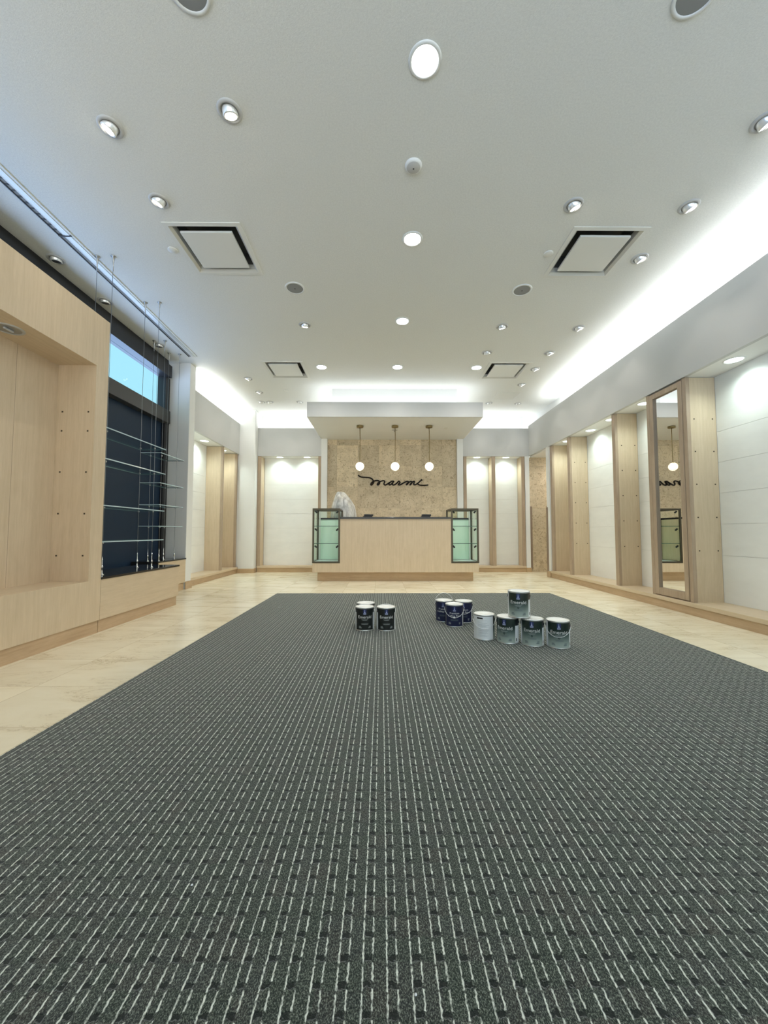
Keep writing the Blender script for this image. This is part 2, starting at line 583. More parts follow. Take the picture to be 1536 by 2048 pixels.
# ------------------------------------------------------------------ mesh builders
class MB:
    """collects shapes in world coordinates, then links them as ONE mesh object"""

    def __init__(self):
        self.bm = bmesh.new()
        self.mats = []
        self.smooth = False

    def mi(self, mat):
        if mat not in self.mats:
            self.mats.append(mat)
        return self.mats.index(mat)

    def box(self, x0, x1, y0, y1, z0, z1, mat, bevel=0.0):
        i = self.mi(mat)
        x0, x1, y0, y1, z0, z1 = min(x0, x1), max(x0, x1), min(y0, y1), max(y0, y1), min(z0, z1), max(z0, z1)
        v = [self.bm.verts.new(p) for p in ((x0, y0, z0), (x1, y0, z0), (x1, y1, z0), (x0, y1, z0), (x0, y0, z1), (x1, y0, z1), (x1, y1, z1), (x0, y1, z1))]
        fs = []
        for q in ((0, 3, 2, 1), (4, 5, 6, 7), (0, 1, 5, 4), (1, 2, 6, 5), (2, 3, 7, 6), (3, 0, 4, 7)):
            f = self.bm.faces.new([v[k] for k in q])
            f.material_index = i
            fs.append(f)
        if bevel > 0:
            es = list({e for f in fs for e in f.edges})
            r = bmesh.ops.bevel(self.bm, geom=es, offset=bevel, segments=2, affect='EDGES', profile=0.5)
            for f in r['faces']:
                f.material_index = i
        return self

    def quad(self, pts, mat):
        f = self.bm.faces.new([self.bm.verts.new(p) for p in pts])
        f.material_index = self.mi(mat)
        return self

    def lathe(self, prof, mat, center=(0, 0, 0), seg=32, mtx=None, arc=None):
        """prof: list of (r, z); r==0 closes on the axis"""
        i = self.mi(mat)
        cx, cy, cz = center
        full = arc is None
        a0, a1 = arc if arc else (0.0, 2 * PI)
        n = seg if full else seg + 1
        rings = []
        for r, z in prof:
            if r < 1e-6:
                p = Vector((0, 0, z))
                p = (mtx @ p) if mtx else p
                rings.append([self.bm.verts.new((p.x + cx, p.y + cy, p.z + cz))])
            else:
                ring = []
                for k in range(n):
                    a = a0 + (a1 - a0) * k / seg
                    p = Vector((r * math.cos(a), r * math.sin(a), z))
                    p = (mtx @ p) if mtx else p
                    ring.append(self.bm.verts.new((p.x + cx, p.y + cy, p.z + cz)))
                rings.append(ring)
        m = seg if full else seg
        for A, B in zip(rings, rings[1:]):
            for k in range(m):
                k2 = (k + 1) % n
                if len(A) == 1 and len(B) == 1:
                    continue
                if len(A) == 1:
                    vs = [A[0], B[k], B[k2]]
                elif len(B) == 1:
                    vs = [A[k], A[k2], B[0]]
                else:
                    vs = [A[k], A[k2], B[k2], B[k]]
                f = self.bm.faces.new(vs)
                f.material_index = i
                f.smooth = True
        return self

    def tube(self, pts, r, mat, seg=8, cap=True, closed=False):
        i = self.mi(mat)
        P = [Vector(p) for p in pts]
        rad = r if isinstance(r, (list, tuple)) else [r] * len(P)
        rings = []
        prev = None
        for k, p in enumerate(P):
            if closed:
                t = (P[(k + 1) % len(P)] - P[k - 1])
            else:
                t = (P[min(k + 1, len(P) - 1)] - P[max(k - 1, 0)])
            t.normalize()
            if prev is None:
                up = Vector((0, 0, 1)) if abs(t.z) < 0.9 else Vector((1, 0, 0))
                a = t.cross(up).normalized()
            else:
                a = (prev - t * prev.dot(t)).normalized()
            prev = a
            b = t.cross(a)
            rings.append([self.bm.verts.new(p + (a * math.cos(2 * PI * q / seg) + b * math.sin(2 * PI * q / seg)) * rad[k]) for q in range(seg)])
        pairs = list(zip(rings, rings[1:]))
        if closed:
            pairs.append((rings[-1], rings[0]))
        for A, B in pairs:
            for q in range(seg):
                f = self.bm.faces.new([A[q], A[(q + 1) % seg], B[(q + 1) % seg], B[q]])
                f.material_index = i
                f.smooth = True
        if cap and not closed:
            for R in (rings[0], rings[-1]):
                f = self.bm.faces.new(R)
                f.material_index = i
        return self

    def build(self, name, parent=None, origin=None, local=False, recalc=True):
        """origin: world point of the object's origin (default: parent's location, or 0)"""
        me = bpy.data.meshes.new(name)
        if recalc:
            bmesh.ops.recalc_face_normals(self.bm, faces=self.bm.faces)
        org = Vector(origin) if origin is not None else Vector((0, 0, 0))
        base = Vector((0, 0, 0))
        q = parent
        while q is not None:
            base += q.location
            q = q.parent
        shift = org if origin is not None else base
        if not local:
            bmesh.ops.translate(self.bm, verts=self.bm.verts, vec=-shift)
        self.bm.to_mesh(me)
        self.bm.free()
        for m in self.mats:
            me.materials.append(M[m])
        o = bpy.data.objects.new(name, me)
        COL.objects.link(o)
        if parent is not None:
            o.parent = parent
            if origin is not None:
                o.location = org - base
        else:
            o.location = shift
        return o


def tag(o, label, cat, group=None, kind=None):
    o['label'] = label
    o['category'] = cat
    if group:
        o['group'] = group
    if kind:
        o['kind'] = kind
    return o


def struct(o):
    o['kind'] = 'structure'
    return o


def thing(name, label, cat, loc, group=None, rz=0.0):
    o = bpy.data.objects.new(name, None)
    o.empty_display_size = 0.1
    COL.objects.link(o)
    o.location = loc
    o.rotation_euler = (0, 0, rz)
    return tag(o, label, cat, group)


def copy_tree(o, parent=None):
    c = o.copy()
    COL.objects.link(c)
    if parent is not None:
        c.parent = parent
    for ch in list(o.children):
        copy_tree(ch, c)
    return c


def spot(name, parent, off, aim, power, color, angle, blend=0.5, radius=0.03):
    d = bpy.data.lights.new(name, 'SPOT')
    d.energy, d.color, d.spot_size, d.spot_blend, d.shadow_soft_size = power, color, angle, blend, radius
    o = bpy.data.objects.new(name, d)
    COL.objects.link(o)
    o.parent = parent
    o.location = off
    o.rotation_euler = Vector(aim).to_track_quat('-Z', 'Y').to_euler()
    return o


# ------------------------------------------------------------------ the setting
YF = -2.6          # open shop front behind the camera
YB = 7.93          # rear wall

b = MB()
b.box(-3.4, 4.3, YF, 8.1, -0.06, 0.0, 'floor_stone')
struct(b.build('floor'))

VENTS = [(-1.406, 3.186), (1.82, 3.21), (-1.414, 5.62), (1.832, 5.63)]
VH = 0.285         # half size of the openings cut for the vents
xs = sorted({-3.14, 4.3} | {v[0] + s * VH for v in VENTS for s in (-1, 1)})
ys = sorted({YF, 8.1} | {v[1] + s * VH for v in VENTS for s in (-1, 1)})
b = MB()
for xa, xb in zip(xs, xs[1:]):
    for ya, yb in zip(ys, ys[1:]):
        mx_, my_ = (xa + xb) / 2, (ya + yb) / 2
        if any(abs(mx_ - v[0]) < VH and abs(my_ - v[1]) < VH for v in VENTS):
            continue
        b.quad([(xa, ya, CEIL), (xa, yb, CEIL), (xb, yb, CEIL), (xb, ya, CEIL)], 'ceiling_paint')
bmesh.ops.remove_doubles(b.bm, verts=b.bm.verts, dist=1e-5)
struct(b.build('ceiling'))

# mirror side: outer wall
b = MB()
b.box(3.30, 3.42, YF, 6.86, 0, 2.42, 'white_paint')
struct(b.build('wall_right'))
b = MB()
b.box(3.17, 3.42, YF, 7.93, 2.42, CEIL, 'white_paint')
struct(b.build('wall_right_cove'))
# short pier between the last bay and the doorway
b = MB()
b.box(2.955, 3.30, 6.745, 6.865, 0, 2.305, 'white_paint')
struct(b.build('wall_right_pier'))
# fascia and soffit of the mirror side
b = MB()
b.box(2.95, 2.99, YF, 7.65, 2.305, 2.92, 'fascia_paint')
b.box(2.99, 3.30, YF, 6.86, 2.305, 2.335, 'white_paint')
struct(b.build('trim_1'))
# doorway head and ceiling of the passage
b = MB()
b.box(2.99, 4.2, 6.86, 7.72, 2.29, 2.33, 'white_paint')
struct(b.build('trim_2'))
b = MB()
b.box(4.2, 4.25, 6.8, 7.8, 0, 2.33, 'white_paint')
b.box(3.30, 4.2, 6.76, 6.86, 0, 2.33, 'white_paint')
struct(b.build('wall_passage_side'))
b = MB()
b.box(2.955, 4.2, 7.70, 7.78, 0, 2.29, 'fossil_stone')
struct(b.build('wall_passage'))

# rear wall with its piers
b = MB()
b.box(-3.4, 2.95, YB, 8.08, 0, CEIL, 'white_paint')
b.box(-1.205, -1.085, 7.65, YB, 0, 2.655, 'white_paint')
b.box(1.512, 1.632, 7.65, YB, 0, 2.655, 'white_paint')
b.box(2.868, 2.955, 7.65, YB, 0, 2.305, 'white_paint')
struct(b.build('wall_back'))
b = MB()
b.box(-1.085, 1.512, 7.72, 7.79, 0, 2.655, 'fossil_stone')
struct(b.build('wall_stone'))
for nm, x0, x1 in (('trim_3', -2.47, -1.205), ('trim_4', 1.632, 2.95)):
    b = MB()
    b.box(x0, x1, 7.65, 7.69, 2.305, 2.87, 'fascia_paint')
    b.box(x0, x1, 7.69, YB, 2.305, 2.335, 'white_paint')
    struct(b.build(nm))

# window side, rear part: wall, column, fascia
b = MB()
b.box(-3.17, -3.13, 5.55, 8.08, 0, CEIL, 'white_paint')
b.box(-3.13, -3.05, 5.55, 7.6, 2.42, CEIL, 'white_paint')
struct(b.build('wall_left'))
b = MB()
b.box(-3.13, -2.472, 7.50, YB, 0, CEIL, 'white_paint', 0.012)
struct(b.build('wall_column'))
b = MB()
b.box(-2.82, -2.78, 5.55, 7.50, 2.305, 2.91, 'fascia_paint')
b.box(-3.13, -2.82, 5.55, 7.50, 2.305, 2.335, 'white_paint')
struct(b.build('trim_5'))
b = MB()
b.box(-3.13, -2.712, 5.39, 5.55, 0, CEIL, 'white_paint', 0.006)
struct(b.build('wall_pilaster'))

# dropped canopy over the counter and the bulkhead above it
b = MB()
CX0, CX1, CY0 = -1.209, 1.649, 6.17
b.box(CX0, CX1, CY0 + 0.035, YB, 2.655, 2.70, 'white_paint')
b.box(CX0, CX1, CY0, CY0 + 0.035, 2.655, 2.898, 'fascia_paint')
b.box(CX0, CX0 + 0.035, CY0 + 0.035, YB, 2.70, 2.898, 'white_paint')
b.box(CX1 - 0.035, CX1, CY0 + 0.035, YB, 2.70, 2.898, 'white_paint')
struct(b.build('ceiling_canopy'))
b = MB()
b.box(-0.824, 1.26, 6.37, YB, 2.70, CEIL, 'white_paint')
struct(b.build('ceiling_bulkhead'))

# baseboards
b = MB()
b.box(-3.13, -2.459, 7.486, 7.499, 0, 0.085, 'oak_x')
b.box(-2.471, -2.459, 7.4995, 7.628, 0, 0.085, 'oak_y')
struct(b.build('baseboard_column'))
b = MB()
b.box(-2.704, -2.698, 5.376, 5.389, 0, 0.105, 'oak_x')
b.box(-2.711, -2.698, 5.3895, 5.555, 0, 0.105, 'oak_y')
struct(b.build('baseboard_pilaster'))
b = MB()
b.box(2.862, 2.968, 7.636, 7.65, 0, 0.085, 'oak_x')
struct(b.build('baseboard_back'))
b = MB()
b.box(2.935, 2.955, 6.735, 6.875, 0, 0.105, 'oak_y')
b.box(2.955, 3.30, 6.866, 6.879, 0, 0.105, 'oak_x')
struct(b.build('baseboard_right'))

# storefront glazing on the window side
win = bpy.data.objects.new('window_1', None)
COL.objects.link(win)
win.location = (-3.0, 1.5, 0)
struct(win)
WY0, WY1 = YF, 5.33
b = MB()
b.box(-3.12, -2.985, WY0, WY1, 3.09, CEIL, 'window_black')
b.box(-3.10, -2.94, WY0, WY1, 2.945, 3.11, 'window_black')
b.build('head_frame', win)
b = MB()
b.box(-3.10, -2.94, WY0, 5.315, 2.29, 2.465, 'rail_black', 0.004)
b.build('transom_rail', win)
b = MB()
b.box(-3.10, -2.99, 5.27, 5.375, 0, 2.945, 'window_black')
b.build('jamb', win)
for y in (0.3, 2.7):
    b = MB()
    b.box(-3.08, -3.0, y - 0.03, y + 0.03, 2.465, 2.945, 'window_black')
    b.build('mullion', win)
b = MB()
b.box(-3.05, -3.042, WY0, 5.27, 2.465, 2.945, 'pane_glass')
b.build('pane', win)
b = MB()
b.box(-3.06, -3.03, WY0, 5.27, 0, 2.29, 'navy_film')
b.build('covered_pane', win)
b = MB()
b.box(-3.135, -3.12, WY0, 5.33, 3.11, CEIL, 'window_black')
b.box(-3.13, -3.05, 5.376, 5.389, 0, CEIL, 'window_black')
struct(b.build('wall_left_lintel'))

# ------------------------------------------------------------------ carpet
b = MB()
b.box(-1.333, 2.16, YF, 4.99, 0.0, 0.008, 'carpet_weave')
tag(b.build('carpet', origin=(0, 0, 0)), 'dark green-grey carpet with pale dashed lines laid in the stone floor', 'carpet')
for i, (x, y, l) in enumerate(((0.0583, 0.694, 'white paint chip on the carpet close to the camera in the middle'),
                               (-0.42, 0.90, 'white paint chip on the carpet toward the niche cabinet'),
                               (-1.06, 4.05, 'tiny white paint chip on the far carpet corner by the stone floor'))):
    b = MB()
    s = 0.0026 if i < 2 else 0.005
    b.lathe([(0, 0), (s, 0.0005), (s * 0.8, s * 0.6), (0, s * 0.8)], 'label_white', (x, y, 0.008), 7)
    tag(b.build('paint_chip', origin=(x, y, 0.008)), l, 'paint chip')


# ------------------------------------------------------------------ display bays: platforms, partitions, panels
def platform(label, x0, x1, y0, y1, face):
    """face: which side shows ('-x', '+x', '-y')"""
    t = thing('display_platform', label, 'platform', ((x0 + x1) / 2, (y0 + y1) / 2, 0))
    top, kick = MB(), MB()
    k = 0.014
    mt = 'maple_x' if face == '-y' else 'maple_y'
    mk = 'oak_x' if face == '-y' else 'oak_y'
    top.box(x0, x1, y0, y1, 0.082, 0.12, mt, 0.003)
    kx0, kx1, ky0, ky1 = x0, x1, y0, y1
    if face == '-x':
        kx0 += k
    if face == '+x':
        kx1 -= k
    if face == '-y':
        ky0 += k
    kick.box(kx0, kx1, ky0, ky1, 0, 0.082, mk)
    top.build('platform_top', t)
    kick.build('kick_board', t)
    return t


platform('long low wooden platform running under the mirror and its display bays', 2.935, 3.29, YF, 6.72, '-x')
platform('low wooden platform under the display bays beside the window pilaster', -3.12, -2.765, 5.56, 7.485, '+x')
platform('low wooden platform of the wide rear bay beside the white column', -2.455, -1.21, 7.63, 7.925, '-y')
platform('low wooden platform of the twin rear bays beside the doorway', 1.637, 2.86, 7.63, 7.925, '-y')

JOINTS = [0.568 + 0.298 * k for k in range(5)]


def panel(label, axis, at, a0, a1, thick=0.03):
    """white boarded back of a bay; axis 'x' -> plane x=at facing the room"""
    b = MB()
    zs = [0.12] + JOINTS + [2.305]
    for z0, z1 in zip(zs, zs[1:]):
        g = 0.0011
        if axis == 'x':
            s = thick if at > 0 else -thick
            b.box(at, at + s, a0, a1, z0 + g, z1 - g, 'panel_white')
        else:
            b.box(a0, a1, at, at + thick, z0 + g, z1 - g, 'panel_white')
    if axis == 'x':
        s = 1 if at > 0 else -1
        b.box(at + s * 0.008, at + s * 0.03, a0, a1, 0.12, 2.305, 'joint_dark')
        org = (at, (a0 + a1) / 2, 0.12)
    else:
        b.box(a0, a1, at + 0.008, at + 0.018, 0.12, 2.305, 'joint_dark')
        org = ((a0 + a1) / 2, at, 0.12)
    return tag(b.build('bay_lining', origin=org), label, 'wall panel')


panel('white boarded panel of the big open bay on the camera side of the mirror', 'x', 3.262, YF, 3.69)
panel('narrow white boarded panel seen just behind the mirror', 'x', 3.262, 4.22, 4.845)
panel('white boarded panel of the two-lamp bay two partitions behind the mirror', 'x', 3.262, 4.907, 6.04)
panel('white boarded panel of the narrow bay next to the doorway', 'x', 3.262, 6.11, 6.66)
panel('white boarded panel beside the window pilaster', 'x', -3.092, 5.56, 6.775)
panel('thin white boarded panel between the two wood partitions near the column', 'x', -3.092, 6.83, 7.42)
panel('wide white boarded panel of the rear bay beside the white column', 'y', 7.905, -2.40, -1.27, 0.024)
panel('white boarded panel of the rear bay just beside the counter canopy', 'y', 7.905, 1.70, 2.205, 0.024)
panel('white boarded panel of the rear bay nearest the doorway', 'y', 7.905, 2.275, 2.80, 0.024)


def holes(b, pts, axis, at, mat='hole_dark', r=0.006):
    for u, z in pts:
        if axis == 'y':
            b.box(u - r, u + r, at - 0.0012, at + 0.002, z - r, z + r, mat)
        else:
            b.box(at - 0.0012, at + 0.0012, u - r, u + r, z - r, z + r, mat)


HZ = [0.61, 0.93, 1.25, 1.57, 1.89]


def partition(label, x_front, x_back, y0, y1, hole=True, stile=0.035):
    s = 1 if x_back > x_front else -1
    t = thing('wood_partition', label, 'partition', ((x_front + x_back) / 2, (y0 + y1) / 2, 0.12))
    b = MB()
    b.box(x_front + s * stile, x_back, y0, y1, 0.12, 2.300, 'maple')
    if hole:
        xa, xb = x_front + s * (stile + 0.045), x_back - s * 0.035
        holes(b, [(x, z) for z in HZ for x in (xa, xb)], 'y', y0)
    b.build('side_panel', t)
    b = MB()
    b.box(x_front, x_front + s * (stile - 0.0015), y0 - 0.001, y1 + 0.001, 0.12, 2.300, 'oak_edge')
    b.build('front_stile', t)
    return t


partition('wooden partition standing one bay behind the mirror', 2.975, 3.26, 4.845, 4.907)
partition('wooden partition standing two bays behind the mirror', 2.975, 3.26, 6.04, 6.11)
partition('wooden partition against the white pier by the doorway', 2.975, 3.26, 6.66, 6.74, False)
partition('wooden partition between the window pilaster bay and the narrow bay', -2.80, -3.09, 6.775, 6.83, False)
partition('wooden partition touching the white column', -2.80, -3.09, 7.42, 7.48, False)


def partition_back(label, x0, x1, y0=7.655, y1=7.90):
    t = thing('wood_partition', label, 'partition', ((x0 + x1) / 2, (y0 + y1) / 2, 0.12))
    b = MB()
    b.box(x0 + 0.002, x1 - 0.002, y0 + 0.03, y1, 0.12, 2.300, 'maple')
    b.build('side_panel', t)
    b = MB()
    b.box(x0, x1, y0, y0 + 0.0285, 0.12, 2.300, 'oak_edge')
    b.build('front_stile', t)


partition_back('wooden partition of the wide rear bay, touching the white column', -2.468, -2.402)
partition_back('wooden partition of the wide rear bay, beside the stone wall pier', -1.262, -1.207)
partition_back('wooden partition of the twin rear bays, beside the stone wall pier', 1.640, 1.70)
partition_back('wooden partition dividing the twin rear bays', 2.205, 2.275)
partition_back('wooden partition of the twin rear bays, beside the doorway corner', 2.80, 2.863)

# mirror pillar
t = thing('mirror_pillar', 'wooden pillar with a tall framed mirror on the long platform', 'mirror', (3.1, 3.945, 0.12))
b = MB()
b.box(3.0, 3.26, 3.69, 3.72, 0.12, 2.300, 'maple')
holes(b, [(x, z) for z in HZ for x in (3.045, 3.225)], 'y', 3.69)
b.build('side_panel', t)
b = MB()
b.box(3.0, 3.26, 4.19, 4.22, 0.12, 2.300, 'maple')
b.build('side_panel', t)
b = MB()
b.box(3.0, 3.02, 3.72, 4.19, 0.12, 2.300, 'maple')
b.build('backing_board', t)
for y0, y1 in ((3.675, 3.722), (4.186, 4.235)):
    b = MB()
    b.box(2.962, 3.0, y0, y1, 0.12, 2.300, 'oak_edge', 0.003)
    b.build('front_stile', t)
MY0, MY1, MZ0, MZ1 = 3.727, 4.181, 0.128, 2.290
b = MB()
w = 0.052
b.box(2.958, 2.998, MY0, MY0 + w, MZ0, MZ1, 'oak_edge', 0.003)
b.box(2.958, 2.998, MY1 - w, MY1, MZ0, MZ1, 'oak_edge', 0.003)
b.box(2.958, 2.998, MY0 + w, MY1 - w, MZ0, MZ0 + 0.075, 'oak_edge', 0.003)
b.box(2.958, 2.998, MY0 + w, MY1 - w, MZ1 - 0.055, MZ1, 'oak_edge', 0.003)
b.build('mirror_frame', t)
b = MB()
b.box(2.980, 2.997, MY0 + w - 0.004, MY1 - w + 0.004, MZ0 + 0.07, MZ1 - 0.05, 'mirror_silver')
b.build('mirror_glass', t)


# ------------------------------------------------------------------ niche cabinet on the window side
NX, NB = -2.22, -2.62
t = thing('niche_cabinet', 'tall pale wood cabinet with a large open niche on the window side', 'cabinet', (-2.42, 1.6, 0))
NY0, NY1 = 0.1, 3.09
b = MB()
oy0, oy1, oz0, oz1 = 0.24, 2.96, 0.416, 2.088
b.box(NX - 0.03, NX, NY0, NY1, 0.10, oz0, 'maple')
b.box(NX - 0.03, NX, NY0, NY1, oz1, 2.497, 'maple')
b.box(NX - 0.03, NX, NY0, oy0, oz0, oz1, 'maple')
b.box(NX - 0.03, NX, oy1, NY1, oz0, oz1, 'maple')
b.build('face_panel', t)
b = MB()
b.box(NB, NX - 0.03, NY0, NY0 + 0.03, 0.0, 2.497, 'maple')
b.box(NB, NX - 0.03, NY1 - 0.03, NY1, 0.0, 2.497, 'maple')
b.box(NB, NX - 0.03, NY0 + 0.03, NY1 - 0.03, 2.467, 2.497, 'maple_y')
b.build('carcass', t)
b = MB()
b.box(-2.54, -2.515, oy0, oy1, oz0, oz1, 'maple')
for y in (0.9, 1.55, 2.2, 2.62):
    b.box(-2.5155, -2.514, y - 0.0012, y + 0.0012, oz0, oz1, 'oak_edge')
b.build('niche_back', t)
b = MB()
b.box(-2.515, NX - 0.03, oy1, oy1 + 0.02, oz0, oz1, 'maple')
holes(b, [(x, z) for z in HZ[:4] + [1.72] for x in (-2.47, -2.27)], 'y', oy1)
b.build('niche_side', t)
b = MB()
b.box(-2.515, NX - 0.03, oy0 - 0.02, oy0, oz0, oz1, 'maple')
b.build('niche_side', t)
b = MB()
b.box(-2.515, NX - 0.03, oy0, oy1, oz1, oz1 + 0.02, 'maple_y')
b.build('niche_soffit', t)
b = MB()
b.box(-2.515, NX - 0.03, oy0, oy1, oz0 - 0.02, oz0, 'maple_y')
b.build('niche_floor', t)
b = MB()
b.box(-2.5, NX - 0.012, NY0, NY1, 0.0, 0.097, 'oak_y')
b.build('kick_board', t)

# niche lamp (unlit)
t = thing('recessed_lamp', 'unlit recessed lamp in the soffit of the wooden niche', 'ceiling lamp', (-2.385, 2.42, oz1))
b = MB()
b.lathe([(0.066, 0.0), (0.066, -0.006), (0.080, -0.004), (0.082, 0.0)], 'trim_grey', (-2.385, 2.42, oz1), 32)
b.build('trim_ring', t)
b = MB()
b.lathe([(0.066, -0.0035), (0.045, -0.001), (0.0, -0.0006)], 'steel', (-2.385, 2.42, oz1), 28)
b.build('reflector', t)
b = MB()
b.box(-2.392, -2.378, 2.39, 2.45, oz1 - 0.012, oz1 - 0.001, 'light_grey', 0.002)
b.build('bulb', t)


# ------------------------------------------------------------------ window display plinths
def plinth(label, x0, x1, y0, y1, end=False):
    t = thing('display_plinth', label, 'plinth', ((x0 + x1) / 2, (y0 + y1) / 2, 0))
    b = MB()
    b.box(x0, x1, y0, y1, 0.10, 0.414, 'maple_y')
    b.build('cabinet_body', t)
    b = MB()
    b.box(x0, x1 - 0.014, y0 + 0.004, y1 - 0.014, 0.0, 0.097, 'oak_y')
    b.build('kick_board', t)
    b = MB()
    b.box(x0, x1 + 0.006, y0, y1 + 0.006, 0.414, 0.432, 'black_granite', 0.002)
    b.build('granite_top', t)
    return t


plinth('low wooden plinth with black granite top beside the niche cabinet', -2.66, -2.22, 3.094, 4.27)
pl = plinth('low wooden plinth with black granite top against the window pilaster', -3.02, -2.705, 4.72, 5.375)
b = MB()
b.box(-3.02, -2.699, 4.702, 4.7195, 0.0, 0.432, 'black_granite')
b.build('granite_end_panel', pl)


def cable(label, x, y, clamps, lean=(0, 0)):
    zb = 0.432
    xb, yb = x + lean[0], y + lean[1]
    t = thing('suspension_cable', label, 'cable', (x, y, zb))
    P = lambda z: (xb + (x - xb) * (z - zb) / (CEIL - zb), yb + (y - yb) * (z - zb) / (CEIL - zb), z)
    b = MB()
    b.tube([P(zb + 0.03), P(1.2), P(2.0), P(CEIL - 0.03)], 0.0019, 'cable_steel', 6)
    b.build('wire', t)
    b = MB()
    b.lathe([(0.0, 0), (0.021, 0), (0.021, -0.004), (0.009, -0.010), (0.007, -0.055), (0.0045, -0.06), (0.0045, -0.13), (0.0, -0.13)], 'steel', (x, y, CEIL), 12)
    b.build('ceiling_fitting', t)
    b = MB()
    b.lathe([(0.0, 0), (0.017, 0), (0.017, 0.004), (0.007, 0.010), (0.006, 0.05), (0.009, 0.055), (0.009, 0.075), (0.004, 0.08), (0.004, 0.15), (0, 0.15)], 'chrome', (xb, yb, zb), 12)
    b.build('turnbuckle', t)
    for z in clamps:
        p = P(z)
        b = MB()
        b.lathe([(0, -0.014), (0.008, -0.014), (0.008, -0.002), (0.0, -0.002)], 'steel', p, 10)
        b.build('shelf_clamp', t)


def glass_shelf(label, x0, x1, y0, y1, z, group):
    t = thing('glass_shelf', label, 'glass shelf', ((x0 + x1) / 2, (y0 + y1) / 2, z), group)
    b = MB()
    e = 0.003
    b.box(x0 + e, x1 - e, y0 + e, y1 - e, z, z + 0.009, 'shelf_glass')
    b.build('glass_sheet', t)
    b = MB()
    b.box(x1 - e, x1, y0, y1, z, z + 0.009, 'shelf_edge_lit')
    b.box(x0, x0 + e, y0, y1, z, z + 0.008, 'shelf_edge_shaded')
    b.box(x0 + e, x1 - e, y1 - e, y1, z, z + 0.008, 'shelf_edge_shaded')
    b.box(x0 + e, x1 - e, y0, y0 + e, z, z + 0.008, 'shelf_edge_lit')
    b.build('polished_edge', t)


Z1, Z2 = [1.655, 1.395, 1.005, 0.705], [1.740, 1.376, 1.112, 0.855]
ORD = ['top', 'second from top', 'third from top', 'lowest']
for z, o_ in zip(Z1, ORD):
    glass_shelf(o_ + ' long glass shelf hanging over the plinth beside the niche cabinet', -2.56, -2.285, 3.12, 4.07, z, 'glass shelves beside the niche cabinet')
for z, o_ in zip(Z2, ORD):
    glass_shelf(o_ + ' short glass shelf hanging over the plinth against the pilaster', -2.90, -2.655, 4.62, 5.17, z, 'glass shelves against the pilaster')
for x, y, l in ((-2.478, 3.263, 'thin steel cable at the window side and cabinet end of the long shelves'), (-2.339, 3.263, 'thin steel cable at the room side and cabinet end of the long shelves'),
                (-2.472, 3.939, 'thin steel cable at the window side and far end of the long shelves'), (-2.325, 3.938, 'thin steel cable at the room side and far end of the long shelves')):
    cable(l, x, y, Z1)
for x, y, l in ((-2.857, 4.755, 'thin steel cable at the window side and near end of the short shelves'), (-2.721, 4.755, 'thin steel cable at the room side and near end of the short shelves'),
                (-2.854, 5.09, 'thin steel cable at the window side and pilaster end of the short shelves'), (-2.729, 5.12, 'thin steel cable at the room side and pilaster end of the short shelves')):
    cable(l, x, y, Z2)

# linear slot diffuser in the ceiling along the window
t = thing('linear_diffuser', 'long narrow slot air diffuser in the ceiling along the window', 'air diffuser', (-2.545, 2.3, CEIL))
b = MB()
TY0, TY1 = -1.0, 5.18
xo = lambda y: -0.012 * (y - 2.3)      # it runs slightly out of true with the wall
def strip(b, xa, xb, z0, z1, mat, ya=TY0, yb=TY1):
    i = b.mi(mat)
    pts = [(xa + xo(ya), ya), (xb + xo(ya), ya), (xb + xo(yb), yb), (xa + xo(yb), yb)]
    z1 -= 0.0006
    lo = [b.bm.verts.new((p[0], p[1], z0)) for p in pts]
    hi = [b.bm.verts.new((p[0], p[1], z1)) for p in pts]
    for q in ([lo[3], lo[2], lo[1], lo[0]], hi, [lo[0], lo[1], hi[1], hi[0]], [lo[1], lo[2], hi[2], hi[1]], [lo[2], lo[3], hi[3], hi[2]], [lo[3], lo[0], hi[0], hi[3]]):
        b.bm.faces.new(q).material_index = i
strip(b, -2.508, -2.488, CEIL - 0.008, CEIL, 'trim_white')
strip(b, -2.560, -2.545, CEIL - 0.010, CEIL, 'trim_white')
strip(b, -2.545, -2.508, CEIL - 0.012, CEIL - 0.004, 'vent_metal')
b.build('flange', t)
b = MB()
strip(b, -2.595, -2.560, CEIL - 0.004, CEIL, 'grille_grey')
strip(b, -2.602, -2.595, CEIL - 0.010, CEIL, 'window_black')
k = 0
y = TY0
while y < 3.0:
    strip(b, -2.592, -2.563, CEIL - 0.007, CEIL - 0.003, 'dark_grey', y, y + 0.012)
    y += 0.05
strip(b, -2.60, -2.50, CEIL - 0.013, CEIL - 0.003, 'dark_grey', 3.01, 3.025)
b.build('slot', t)


